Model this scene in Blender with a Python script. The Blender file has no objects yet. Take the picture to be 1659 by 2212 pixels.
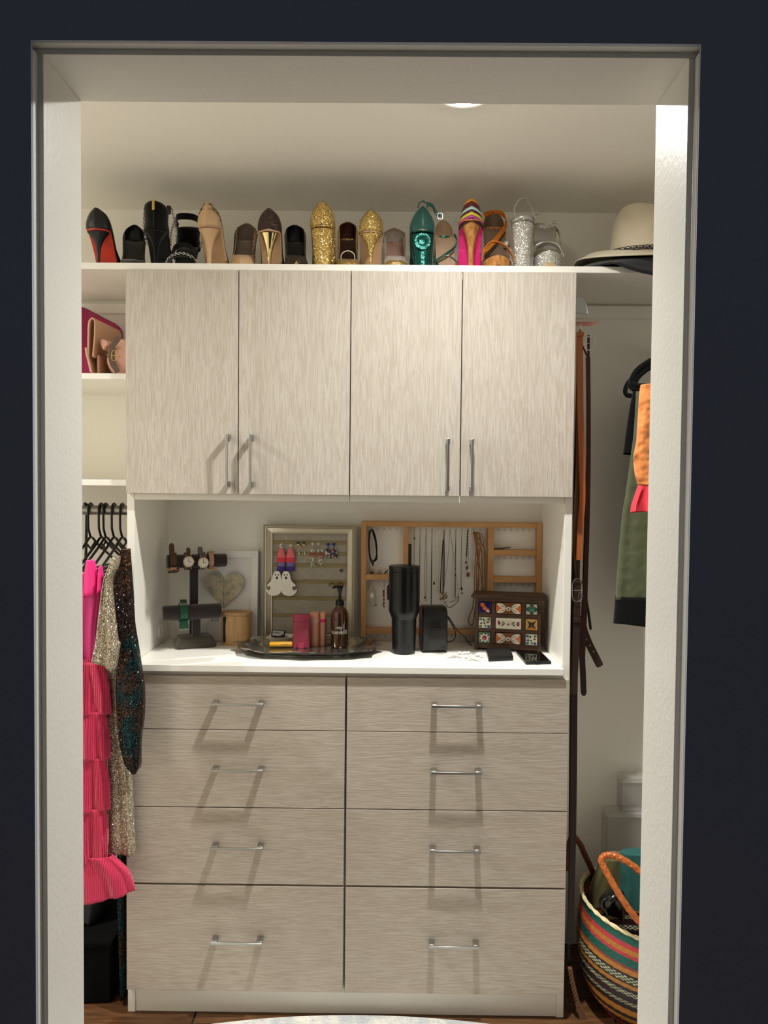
import bpy, math, random
from mathutils import Vector, Matrix
random.seed(7)
sc = bpy.context.scene
COL = sc.collection
pi = math.pi
# ---------------------------------------------------------------- camera
cd = bpy.data.cameras.new('camera'); cam = bpy.data.objects.new('camera', cd); COL.objects.link(cam)
cd.sensor_fit = 'HORIZONTAL'; cd.sensor_width = 36.0; cd.lens = 36.27; cd.clip_start = .02
_r, _u, _f = (.99993, .00640, .00952), (-.00972, .03315, .99940), (-.00608, .99943, -.03321)
cam.matrix_world = Matrix(((_r[0], _u[0], -_f[0], .7048), (_r[1], _u[1], -_f[1], -2.0591), (_r[2], _u[2], -_f[2], 1.4523), (0, 0, 0, 1)))
sc.camera = cam
# ---------------------------------------------------------------- world: a dark bedroom at night, faint bluish light
wd = bpy.data.worlds.new('night'); sc.world = wd; wd.use_nodes = True
wb = wd.node_tree.nodes['Background']; wb.inputs[0].default_value = (.76, .86, 1.0, 1); wb.inputs[1].default_value = .030
# ---------------------------------------------------------------- exposure
sc.view_settings.view_transform = 'Standard'; sc.view_settings.look = 'None'
sc.view_settings.gamma = 1; sc.view_settings.use_curve_mapping = False; sc.view_settings.exposure = 0.47
sc.cycles.use_denoising = True; sc.cycles.max_bounces = 14; sc.cycles.diffuse_bounces = 8; sc.cycles.glossy_bounces = 6
sc.cycles.transmission_bounces = 8; sc.cycles.caustics_reflective = False; sc.cycles.caustics_refractive = False
LAMP_W = 12.0; LAMP_COL = (1.0, .995, .945)
# ---------------------------------------------------------------- helpers
def lin(c):
    return tuple(((v/255)/12.92 if v/255 <= .04045 else ((v/255+.055)/1.055)**2.4) for v in c) + (1,)
MATS = {}
def mat(name, col, rough=.5, metal=0, spec=.5, bump=0, bscale=60, coat=0, sheen=0, trans=0, alpha=1, vary=None, vscale=8, stretch=(1, 1, 1), emit=None, ior=1.45, detail=4, bdist=.002):
    if name in MATS: return MATS[name]
    m = bpy.data.materials.new(name); m.use_nodes = True; N = m.node_tree.nodes; L = m.node_tree.links
    b = N['Principled BSDF']; b.inputs['Base Color'].default_value = lin(col)
    b.inputs['Roughness'].default_value = rough; b.inputs['Metallic'].default_value = metal
    b.inputs['Specular IOR Level'].default_value = spec; b.inputs['Coat Weight'].default_value = coat
    b.inputs['Sheen Weight'].default_value = sheen; b.inputs['Transmission Weight'].default_value = trans
    b.inputs['Alpha'].default_value = alpha; b.inputs['IOR'].default_value = ior
    if emit: b.inputs['Emission Color'].default_value = (*emit[:3], 1); b.inputs['Emission Strength'].default_value = emit[3]
    if bump or vary:
        tc = N.new('ShaderNodeTexCoord'); mp = N.new('ShaderNodeMapping'); mp.inputs['Scale'].default_value = stretch
        L.new(tc.outputs['Object'], mp.inputs[0])
    if bump:
        t = N.new('ShaderNodeTexNoise'); t.inputs['Scale'].default_value = bscale; t.inputs['Detail'].default_value = detail
        L.new(mp.outputs[0], t.inputs['Vector']); bp = N.new('ShaderNodeBump'); bp.inputs['Strength'].default_value = bump
        bp.inputs['Distance'].default_value = bdist; L.new(t.outputs[0], bp.inputs['Height']); L.new(bp.outputs[0], b.inputs['Normal'])
    if vary:
        t = N.new('ShaderNodeTexNoise'); t.inputs['Scale'].default_value = vscale; t.inputs['Detail'].default_value = 6
        L.new(mp.outputs[0], t.inputs['Vector']); r = N.new('ShaderNodeValToRGB')
        r.color_ramp.elements[0].position = .35; r.color_ramp.elements[1].position = .65
        r.color_ramp.elements[0].color = lin(col); r.color_ramp.elements[1].color = lin(vary)
        L.new(t.outputs[0], r.inputs[0]); L.new(r.outputs[0], b.inputs['Base Color'])
    MATS[name] = m; return m
def oak(name, c1, c2, axis):
    """pale laminate with raised wavy grain running along the axis"""
    m = bpy.data.materials.new(name); m.use_nodes = True; N = m.node_tree.nodes; L = m.node_tree.links; b = N['Principled BSDF']
    tc = N.new('ShaderNodeTexCoord'); mp = N.new('ShaderNodeMapping'); L.new(tc.outputs['Object'], mp.inputs[0])
    oi = N.new('ShaderNodeObjectInfo'); cm = N.new('ShaderNodeCombineXYZ'); ml = N.new('ShaderNodeMath'); ml.operation = 'MULTIPLY'; ml.inputs[1].default_value = 40
    L.new(oi.outputs['Random'], ml.inputs[0]); L.new(ml.outputs[0], cm.inputs[1]); L.new(cm.outputs[0], mp.inputs['Location'])
    mp.inputs['Scale'].default_value = (1, 1, .075) if axis == 'z' else (.075, 1, 1)
    w = N.new('ShaderNodeTexNoise'); w.inputs['Scale'].default_value = 9; w.inputs['Detail'].default_value = 1.5
    L.new(mp.outputs[0], w.inputs['Vector'])
    va = N.new('ShaderNodeMixRGB'); va.blend_type = 'ADD'; va.inputs[0].default_value = .06
    L.new(mp.outputs[0], va.inputs[1]); L.new(w.outputs['Color'], va.inputs[2])
    n = N.new('ShaderNodeTexNoise'); n.inputs['Scale'].default_value = 250; n.inputs['Detail'].default_value = 3; n.inputs['Roughness'].default_value = .55; n.inputs['Distortion'].default_value = .6
    L.new(va.outputs[0], n.inputs['Vector'])
    r = N.new('ShaderNodeValToRGB'); e = r.color_ramp.elements; e[0].position = .38; e[1].position = .62; e[0].color = lin(c2); e[1].color = lin(c1)
    L.new(n.outputs[0], r.inputs[0])
    big = N.new('ShaderNodeTexNoise'); big.inputs['Scale'].default_value = 14; big.inputs['Detail'].default_value = 2; L.new(mp.outputs[0], big.inputs['Vector'])
    mx = N.new('ShaderNodeMixRGB'); mx.blend_type = 'MULTIPLY'; L.new(big.outputs[0], mx.inputs[0]); L.new(r.outputs[0], mx.inputs[1]); mx.inputs[2].default_value = (.95, .925, .9, 1)
    L.new(mx.outputs[0], b.inputs['Base Color'])
    bp = N.new('ShaderNodeBump'); bp.inputs['Strength'].default_value = .5; bp.inputs['Distance'].default_value = .0015
    L.new(n.outputs[0], bp.inputs['Height']); L.new(bp.outputs[0], b.inputs['Normal']); b.inputs['Roughness'].default_value = .55; b.inputs['Specular IOR Level'].default_value = .35
    MATS[name] = m; return m
def glitter(name, cols, scale, rough=.25, metal=.7, tilt=1.1, patch=None, pscale=6):
    """small flakes, each its own tilt and shade; patch = second list of colours in big blotches"""
    m = bpy.data.materials.new(name); m.use_nodes = True; N = m.node_tree.nodes; L = m.node_tree.links; b = N['Principled BSDF']
    tc = N.new('ShaderNodeTexCoord'); v = N.new('ShaderNodeTexVoronoi'); v.inputs['Scale'].default_value = scale; L.new(tc.outputs['Object'], v.inputs['Vector'])
    sub = N.new('ShaderNodeVectorMath'); sub.operation = 'SUBTRACT'; sub.inputs[1].default_value = (.5, .5, .5); L.new(v.outputs['Color'], sub.inputs[0])
    s = N.new('ShaderNodeVectorMath'); s.operation = 'SCALE'; s.inputs['Scale'].default_value = tilt; L.new(sub.outputs[0], s.inputs[0])
    g = N.new('ShaderNodeNewGeometry'); a = N.new('ShaderNodeVectorMath'); a.operation = 'ADD'; L.new(g.outputs['Normal'], a.inputs[0]); L.new(s.outputs[0], a.inputs[1])
    nn = N.new('ShaderNodeVectorMath'); nn.operation = 'NORMALIZE'; L.new(a.outputs[0], nn.inputs[0]); L.new(nn.outputs[0], b.inputs['Normal'])
    sep = N.new('ShaderNodeSeparateColor'); L.new(v.outputs['Color'], sep.inputs[0])
    def ramp(cs, fac):
        r = N.new('ShaderNodeValToRGB'); r.color_ramp.interpolation = 'CONSTANT'; e = r.color_ramp.elements
        while len(e) < len(cs): e.new(.5)
        for i, cc in enumerate(cs): e[i].position = i/len(cs); e[i].color = lin(cc)
        L.new(fac, r.inputs[0]); return r.outputs[0]
    out = ramp(cols, sep.outputs[0])
    if patch:
        n = N.new('ShaderNodeTexNoise'); n.inputs['Scale'].default_value = pscale; n.inputs['Detail'].default_value = 2; L.new(tc.outputs['Object'], n.inputs['Vector'])
        for k, pc in enumerate(patch):
            r = N.new('ShaderNodeValToRGB'); r.color_ramp.elements[0].position = .45 if k == 0 else .53; r.color_ramp.elements[1].position = .52 if k == 0 else .62
            L.new(n.outputs['Color'] if k == 0 else n2.outputs[0], r.inputs[0])
            mx = N.new('ShaderNodeMixRGB'); L.new(r.outputs[0], mx.inputs[0]); L.new(out, mx.inputs[1]); L.new(ramp(pc, sep.outputs[1]), mx.inputs[2]); out = mx.outputs[0]
            n2 = N.new('ShaderNodeTexNoise'); n2.inputs['Scale'].default_value = pscale*1.3; mp = N.new('ShaderNodeMapping'); mp.inputs['Location'].default_value = (k*7+3.1, 2, 5); L.new(tc.outputs['Object'], mp.inputs[0]); L.new(mp.outputs[0], n2.inputs['Vector'])
    L.new(out, b.inputs['Base Color']); b.inputs['Roughness'].default_value = rough; b.inputs['Metallic'].default_value = metal
    MATS[name] = m; return m
class G:
    """collects shapes and links them as ONE mesh object"""
    def __init__(s): s.V = []; s.F = []
    def add(s, V, F):
        o = len(s.V); s.V += [tuple(v) for v in V]; s.F += [tuple(i+o for i in f) for f in F]; return s
    def box(s, x0, x1, y0, y1, z0, z1):
        x0, x1 = min(x0, x1), max(x0, x1); y0, y1 = min(y0, y1), max(y0, y1); z0, z1 = min(z0, z1), max(z0, z1)
        return s.add([(x0,y0,z0),(x1,y0,z0),(x1,y1,z0),(x0,y1,z0),(x0,y0,z1),(x1,y0,z1),(x1,y1,z1),(x0,y1,z1)], [(0,3,2,1),(4,5,6,7),(0,1,5,4),(1,2,6,5),(2,3,7,6),(3,0,4,7)])
    def loft(s, rings, cap=True, closed=False, wrap=True):
        n = len(rings[0]); V = [p for r in rings for p in r]; F = []; m = len(rings)
        for i in range(m if closed else m-1):
            a = i*n; b = ((i+1) % m)*n
            for j in range(n if wrap else n-1): F.append((a+j, a+(j+1) % n, b+(j+1) % n, b+j))
        if cap and not closed and wrap: F += [tuple(range(n-1, -1, -1)), tuple((m-1)*n+j for j in range(n))]
        return s.add(V, F)
    def lathe(s, prof, n=32, c=(0, 0), cap=True, sx=1, sy=1):
        return s.loft([[(c[0]+sx*r*math.cos(2*pi*k/n), c[1]+sy*r*math.sin(2*pi*k/n), z) for k in range(n)] for r, z in prof], cap)
    def tube(s, pts, r, n=8, closed=False, flat=1, up=None):
        P = [Vector(p) for p in pts]; m = len(P); rings = []; last = None
        for i, p in enumerate(P):
            t = (P[(i+1) % m]-P[i-1]) if closed else (P[min(i+1, m-1)]-P[max(i-1, 0)])
            t = t.normalized() if t.length > 1e-9 else Vector((0, 0, 1))
            if up is not None: a = Vector(up[i] if isinstance(up[0], (tuple, list, Vector)) else up)
            else: a = last or (Vector((0, 0, 1)) if abs(t.z) < .9 else Vector((1, 0, 0)))
            a = (a-t*a.dot(t)); a = a.normalized() if a.length > 1e-6 else t.orthogonal().normalized(); last = a; b = t.cross(a)
            rr = r[i] if isinstance(r, (list, tuple)) else r
            rings.append([p+a*rr*math.cos(2*pi*k/n)+b*rr*flat*math.sin(2*pi*k/n) for k in range(n)])
        return s.loft(rings, True, closed)
    def ribbon(s, pts, w, t, up, closed=False):
        """flat strap: w along the direction up, t thick"""
        P = [Vector(p) for p in pts]; m = len(P); rings = []
        for i, p in enumerate(P):
            d = (P[(i+1) % m]-P[i-1]) if closed else (P[min(i+1, m-1)]-P[max(i-1, 0)])
            d.normalize(); a = Vector(up[i] if isinstance(up[0], (tuple, list, Vector)) else up); a = (a-d*a.dot(d)).normalized(); b = d.cross(a)
            ww = (w[i] if isinstance(w, (list, tuple)) else w)/2
            rings.append([p+a*ww+b*t/2, p-a*ww+b*t/2, p-a*ww-b*t/2, p+a*ww-b*t/2])
        return s.loft(rings, True, closed)
    def prism(s, poly, lo, hi, ax='y'):
        f = {'y': lambda a, b, h: (a, h, b), 'z': lambda a, b, h: (a, b, h), 'x': lambda a, b, h: (h, a, b)}[ax]
        return s.loft([[f(a, b, lo) for a, b in poly], [f(a, b, hi) for a, b in poly]])
    def ball(s, c, r, n=10, sx=1, sy=1, sz=1):
        prof = [(max(1e-4, math.sin(pi*k/n)), -math.cos(pi*k/n)) for k in range(n+1)]
        return s.loft([[(c[0]+sx*r*q*math.cos(2*pi*j/(n+2)), c[1]+sy*r*q*math.sin(2*pi*j/(n+2)), c[2]+sz*r*z) for j in range(n+2)] for q, z in prof])
    def xf(s, M): s.V = [tuple(M @ Vector(v)) for v in s.V]; return s
    def obj(s, name, m, parent=None, local=False, smooth=True, bev=0, solid=0, sub=0, m2=None, angle=40, seg=2, soff=-1):
        V = s.V; loc = None
        if parent is None:
            xs = [min(v[i] for v in V) for i in range(3)]; xe = [max(v[i] for v in V) for i in range(3)]
            loc = Vector(((xs[0]+xe[0])/2, (xs[1]+xe[1])/2, xs[2])); V = [(v[0]-loc[0], v[1]-loc[1], v[2]-loc[2]) for v in V]
        me = bpy.data.meshes.new(name); me.from_pydata(V, [], s.F)
        import bmesh
        bm = bmesh.new(); bm.from_mesh(me); bmesh.ops.recalc_face_normals(bm, faces=bm.faces); bm.to_mesh(me); bm.free()
        if smooth: me.shade_smooth(); me.set_sharp_from_angle(angle=math.radians(angle))
        me.materials.append(m)
        if m2: me.materials.append(m2)
        o = bpy.data.objects.new(name, me); COL.objects.link(o)
        if loc is not None: o.location = loc
        if parent is not None: hang(o, parent, local)
        if solid:
            q = o.modifiers.new('solid', 'SOLIDIFY'); q.thickness = solid; q.offset = soff
            if m2: q.material_offset = 1
        if bev: q = o.modifiers.new('bev', 'BEVEL'); q.width = bev; q.segments = seg; q.limit_method = 'ANGLE'; q.angle_limit = math.radians(35)
        if sub: q = o.modifiers.new('sub', 'SUBSURF'); q.levels = sub; q.render_levels = sub
        return o
def world_of(o):
    M = o.matrix_basis.copy()
    return (world_of(o.parent) @ o.matrix_parent_inverse @ M) if o.parent else M
def hang(o, parent, local=False):
    o.parent = parent
    if not local: o.matrix_parent_inverse = world_of(parent).inverted()
def thing(name, label, cat, loc=(0, 0, 0), rz=0, group=None):
    o = bpy.data.objects.new(name, None); COL.objects.link(o); o.location = loc; o.rotation_euler = (0, 0, rz); o.empty_display_size = .02
    return tag(o, label, cat, group)
def tag(o, label=None, cat=None, group=None, kind=None):
    if label: o['label'] = label
    if cat: o['category'] = cat
    if group: o['group'] = group
    if kind: o['kind'] = kind
    return o
def struct(o): o['kind'] = 'structure'; return o
def dup(o, loc=None, rz=None, label=None, parent=None):
    c = o.copy(); COL.objects.link(c)
    if parent is not None: c.parent = parent
    if loc is not None: c.location = loc
    if rz is not None: c.rotation_euler = (0, 0, rz)
    if label: c['label'] = label
    for ch in [x for x in o.children]: dup(ch, parent=c)
    return c
def cr(pts, n=8, closed=False):
    """smooth path through the points"""
    P = [Vector(p) for p in pts]; m = len(P); out = []
    for i in range(m if closed else m-1):
        a, b, c, d = ((P[(i-1) % m], P[i], P[(i+1) % m], P[(i+2) % m]) if closed else (P[max(i-1, 0)], P[i], P[i+1], P[min(i+2, m-1)]))
        for k in range(n):
            t = k/n; out.append(.5*((2*b)+(c-a)*t+(2*a-5*b+4*c-d)*t*t+(3*b-a-3*c+d)*t**3))
    if not closed: out.append(P[-1])
    return out
def lerp(a, b, t): return a+(b-a)*t
def interp(tab, x):
    if x <= tab[0][0]: return tab[0][1]
    for (x0, y0), (x1, y1) in zip(tab, tab[1:]):
        if x <= x1: return y0+(y1-y0)*(x-x0)/(x1-x0)
    return tab[-1][1]
def sm(a, b, x):
    t = min(1, max(0, (x-a)/(b-a))); return t*t*(3-2*t)
def text(body, size, name, m, parent, M, bold=0, depth=.0003, wrap=None, local=False):
    """lettering as a mesh; M places it (text lies in its XZ plane, facing -Y)"""
    cu = bpy.data.curves.new(name, 'FONT'); cu.body = body; cu.size = size; cu.align_x = 'CENTER'; cu.align_y = 'CENTER'; cu.extrude = depth; cu.offset = bold; cu.resolution_u = 3
    t = bpy.data.objects.new(name, cu); COL.objects.link(t); bpy.context.view_layer.update()
    me = bpy.data.meshes.new_from_object(t.evaluated_get(bpy.context.evaluated_depsgraph_get())); bpy.data.objects.remove(t); bpy.data.curves.remove(cu)
    for v in me.vertices:
        x, y, z = v.co
        if wrap: v.co = M @ Vector((wrap*math.sin(x/wrap), -(wrap+z)*math.cos(x/wrap)+0*z, y))
        else: v.co = M @ Vector((x, -z, y))
    me.materials.clear(); me.materials.append(m); o = bpy.data.objects.new(name, me); COL.objects.link(o); hang(o, parent, local); return o
# ---------------------------------------------------------------- shared materials
white_melamine = mat('white_melamine', (240, 237, 229), .38, spec=.4)
white_wall = mat('white_wall_paint', (243, 240, 232), .8, spec=.2, bump=.12, bscale=180)
white_ceiling = mat('white_ceiling_paint', (244, 241, 233), .85, spec=.15, bump=.12, bscale=140)
trim_paint = mat('white_trim_paint', (240, 238, 231), .38, spec=.5, bump=.3, bscale=110)
night_paint = mat('slate_blue_wall_paint', (186, 192, 208), .8, spec=.15, bump=.2, bscale=160)
nickel = mat('brushed_nickel', (178, 178, 172), .32, 1)
chrome = mat('chrome', (205, 205, 205), .15, 1)
gold = mat('gold_metal', (214, 178, 96), .22, 1)
black_plastic = mat('black_plastic', (14, 14, 15), .35, spec=.5)
black_matte = mat('black_matte', (9, 9, 10), .7, spec=.25)
dark_gap = mat('dark_gap', (24, 22, 20), .8)
oak_up = oak('pale_oak_laminate_vertical', (202, 195, 186), (185, 175, 163), 'z')
oak_flat = oak('dimmed_oak_laminate_horizontal', (194, 184, 172), (179, 167, 153), 'x')  # same laminate for the drawers, colour darkened for the weaker light there
# ================================================================ the room
JL, JR, YB, YF, YW, HEAD, CEIL = .2297, 1.1047, -.858, -.992, -1.012, 2.034, 2.3047
BACK = .372; LWALL, RWALL = -1.35, 2.02
ST = .0075   # door rebate step
# bedroom wall with the opening (a frame of four slabs in one mesh)
g = G(); x0, x1, ys = JL-.0185, JR+.0185, YW+.005
g.box(-2.4, x0, ys, YB, -.02, 2.75); g.box(x1, 3.6, ys, YB, -.02, 2.75); g.box(x0, x1, ys, YB, HEAD+.0185, 2.75)
g.box(-2.4, JL-ST, YW, ys, -.02, 2.75); g.box(JR+ST, 3.6, YW, ys, -.02, 2.75); g.box(JL-ST, JR+ST, YW, ys, HEAD+ST, 2.75)
struct(g.obj('wall_front', night_paint, smooth=False))
# door lining: board + step where the door would close
for k, (a, b, sgn) in enumerate(((JL, JL-ST, -1), (JR, JR+ST, 1))):
    g = G(); g.prism([(a, YB-.004), (a, YF), (a+sgn*ST, YF), (a+sgn*ST, ys+.0005), (a+sgn*.018, ys+.0005), (a+sgn*.018, YB-.004)], 0, HEAD, 'z')
    struct(g.obj('trim_%d' % (k+1), trim_paint, bev=.0012))
g = G(); g.prism([(YB-.004, HEAD), (YF, HEAD), (YF, HEAD+ST), (ys+.0005, HEAD+ST), (ys+.0005, HEAD+.018), (YB-.004, HEAD+.018)], JL-.018, JR+.018, 'x')
struct(g.obj('trim_3', trim_paint, bev=.0012))
struct(G().box(LWALL-.05, RWALL+.05, BACK, BACK+.06, -.02, CEIL+.05).obj('wall_back', white_wall, smooth=False))
struct(G().box(LWALL-.06, LWALL, YB, BACK, -.02, CEIL+.05).obj('wall_left', white_wall, smooth=False))
struct(G().box(RWALL, RWALL+.06, YB, BACK, -.02, CEIL+.05).obj('wall_right', white_wall, smooth=False))
g = G(); g.box(LWALL, JL-.02, YB-.0005, YB+.012, 0, CEIL); g.box(JR+.02, RWALL, YB-.0005, YB+.012, 0, CEIL); g.box(JL-.02, JR+.02, YB-.0005, YB+.012, HEAD+.02, CEIL)
struct(g.obj('wall_inside', white_wall, smooth=False))
struct(G().box(LWALL-.06, RWALL+.06, YB, BACK+.06, CEIL, CEIL+.06).obj('ceiling', white_ceiling, smooth=False))
fl = struct(G().box(-2.4, 3.6, -3.2, BACK+.06, -.05, -.004).obj('floor', dark_gap, smooth=False))
woods = [mat('walnut_plank_%s' % t, c, .42, spec=.4, vary=v, vscale=9, stretch=(1, 8, 8), bump=.1, bscale=50) for t, c, v in (('amber', (112, 76, 44), (84, 55, 31)), ('brown', (96, 64, 38), (70, 45, 26)), ('dark', (104, 72, 44), (78, 50, 28)))]
base = None
for r in range(22):
    y = BACK-.01-(r+1)*.128; off = (r*.47) % 1.1
    for q in range(4):
        xa = -1.9+off+q*1.15; xb = xa+1.145
        if y < -1.6 and q in (0, 3): continue
        G().box(xa, xb, y, y+.1265, -.0045, 0).obj('plank', woods[(r*2+q) % 3], fl, bev=.0008, smooth=False)
for nm, (a, b, c_, d) in (('left', (LWALL, LWALL+.014, YB+.012, BACK)), ('right', (RWALL-.014, RWALL, YB+.012, BACK))):
    struct(G().box(a, b, c_, d, 0, .12).obj('baseboard_'+nm, trim_paint, bev=.003))
struct(G().box(LWALL+.014, -.01, BACK-.014, BACK, 0, .12).obj('baseboard_back', trim_paint, bev=.003))
# recessed lamps: the lamp builder holds its own light
glow = mat('lamp_diffuser', (255, 250, 240), .6, emit=(1.0, .99, .93, 60))
def downlight(x, y, label, power):
    t = thing('recessed_light', label, 'ceiling light', (x, y, CEIL-.0140), 0, 'recessed ceiling lights')
    G().lathe([(.0415, CEIL-.0065), (.044, CEIL-.0080), (.062, CEIL-.0070), (.064, CEIL-.003), (.064, CEIL), (.0415, CEIL)], 40, (x, y), cap=False).obj('trim_ring', trim_paint, t)
    G().lathe([(.0410, CEIL-.001), (.0410, CEIL-.0085), (.036, CEIL-.0115), (.024, CEIL-.0135), (.001, CEIL-.0140)], 40, (x, y)).obj('diffuser', glow, t)
    ld = bpy.data.lights.new('recessed_lamp', 'AREA'); ld.shape = 'DISK'; ld.size = .058; ld.energy = power; ld.color = LAMP_COL; ld.spread = math.radians(166); ld.use_nodes = True; nt = ld.node_tree; fo = nt.nodes.new('ShaderNodeLightFalloff'); fo.inputs[0].default_value = 1.0; fo.inputs[1].default_value = .25; nt.links.new(fo.outputs['Linear'], nt.nodes['Emission'].inputs['Strength'])
    lo = bpy.data.objects.new('recessed_lamp', ld); COL.objects.link(lo); lo.location = (x, y, CEIL-.0165); hang(lo, t); lo.matrix_parent_inverse = world_of(t).inverted()
    return t
downlight(.861, -.362, 'round lit recessed ceiling light just behind the door head', LAMP_W)
downlight(-.85, -.362, 'second recessed ceiling light out of view past the left door jamb', LAMP_W*.66)

# ================================================================ built-in storage
W = 1.1975; PY = .020; BK = .355
tw = thing('storage_tower', 'white built-in tower of panels between the left shelves and the belts', 'storage tower', (W/2, .19, 0))
for a, b in ((0, .02), (W-.02, W)): G().box(a, b, PY, BK, 0, 2.0215).obj('side_panel', white_melamine, tw, bev=.0008)
G().box(.02, W-.02, BK-.012, BK, .0, 2.0215).obj('back_panel', white_melamine, tw, smooth=False)
G().box(.02, W-.02, PY+.004, PY+.022, 0, (0.5402,0.0200,0.0587)[2]).obj('toe_kick', white_melamine, tw, bev=.0008)
gq = (0.0135,0.3300,1.0105); G().lathe([(.0195, 0), (.0215, .001), (.0215, .004), (.017, .005), (.016, .0025), (.001, .0025)], 28).xf(Matrix.Translation((.02, .25, gq[2])) @ Matrix.Rotation(pi/2, 4, 'Y')).obj('cable_grommet', white_melamine, tw)
ts = tag(G().box(-.62, RWALL-.002, .014, BACK-.002, 2.0222, 2.0399).obj('top_shelf', white_melamine, bev=.0015), 'long white top shelf carrying the row of shoes', 'shelf')
z1 = (-0.0609,0.0200,1.7480)[2]; z2 = (-0.0616,0.0200,1.4631)[2]; zt = .0165
tag(G().box(-.62, -.0012, .02, BACK-.002, z1-zt, z1).obj('side_shelf', white_melamine, bev=.0012), 'white side shelf holding the pink and beige bags', 'shelf', 'left side shelves')
tag(G().box(-.62, -.0012, .02, BACK-.002, z2-zt, z2).obj('side_shelf', white_melamine, bev=.0012), 'empty white side shelf right above the rod of black hangers', 'shelf', 'left side shelves')
G_ = G().box(-.64, -.6215, .02, BACK-.002, z2-zt, 2.0215); tag(G_.obj('shelf_end_panel', white_melamine, bev=.001), 'white end panel of the left shelves behind the door jamb', 'panel')
# wall cleats
for nm, a, b, v0, v1, lab in (('hang_rail', -.6, -.002, (-0.1856,0.3600,2.0125)[2], (-0.1856,0.3600,1.9811)[2], 'white hanging rail strip on the wall above the pink bags'), ('hang_rail', W+.002, RWALL-.003, (1.4010,0.3600,2.0167)[2], (1.4018,0.3600,1.9783)[2], 'white hanging rail strip on the wall right of the belt hooks')):
    tag(G().box(a, b, .357, BACK-.0005, v1, v0).obj(nm, white_melamine, bev=.002), lab, 'rail')
# ---- wall cabinets
HD = {'n': 0}
def pull(parent, cx, z0, z1, yf, vert):
    """squared bar pull: bar + two posts, one mesh"""
    g = G(); p = .0265; tb = .0068
    if vert:
        g.box(cx-tb/2, cx+tb/2, yf-p-.0055, yf-p, z0, z1)
        for za in (z0+.0005, z1-.0145): g.box(cx-tb/2-.0016, cx+tb/2+.0016, yf-p, yf-.0003, za, za+.014)
    else:
        zc = cx; a, b = z0, z1
        g.box(a, b, yf-p-.0055, yf-p, zc-tb/2, zc+tb/2)
        for xa in (a+.0005, b-.0165): g.box(xa, xa+.016, yf-p, yf-.0003, zc-tb/2-.0012, zc+tb/2+.0012)
    return g.obj('handle', nickel, parent, bev=.0009)
DZ0, DZ1 = 1.4275, 2.0190
splits = [.0035, (0.3030,0.0000,1.7556)[0], (0.5999,0.0000,1.7581)[0], (0.8938,0.0000,1.7606)[0], W-.0045]
hx = [(0.2781,-0.0300,1.5095)[0], (0.3400,-0.0300,1.5101)[0], (0.8590,-0.0300,1.5149)[0], (0.9220,-0.0300,1.5155)[0]]
mid = splits[2]
for k in range(2):
    xa, xb = (.0212, mid-.0006) if k == 0 else (mid+.0006, W-.0212)
    t = thing('wall_cabinet', ('left' if k == 0 else 'right')+' pale oak wall cabinet under the '+('black and nude shoes' if k == 0 else 'orange and silver sandals'), 'cabinet', ((xa+xb)/2, .17, 1.41), 0, 'pale oak wall cabinets')
    g = G(); g.box(xa, xa+.018, PY, BK-.0125, 1.4105, 2.0212); g.box(xb-.018, xb, PY, BK-.0125, 1.4105, 2.0212); g.box(xa+.018, xb-.018, PY, BK-.0125, 1.4105, 1.4285); g.box(xa+.018, xb-.018, PY, BK-.0125, 2.003, 2.0212); g.box(xa+.018, xb-.018, BK-.02, BK-.0125, 1.4285, 2.003)
    g.obj('body', white_melamine, t, smooth=False)
    for j in range(2):
        i = 2*k+j; gap = .0013
        d = G().box(splits[i]+(gap if i else 0), splits[i+1]-(gap if i < 3 else 0), 0, .0182, DZ0, DZ1).obj('door', oak_up, t, bev=.0009)
        pull(d, hx[i], 1.4475 if i < 2 else 1.440, 1.586 if i < 2 else 1.579, 0, True)
# ---- counter
CT = .970
tag(G().box(.0212, W-.0212, -.010, BK-.0125, CT-.0178, CT).obj('countertop', white_melamine, bev=.0012), 'white countertop with the tray and tumbler on it', 'countertop')
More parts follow.
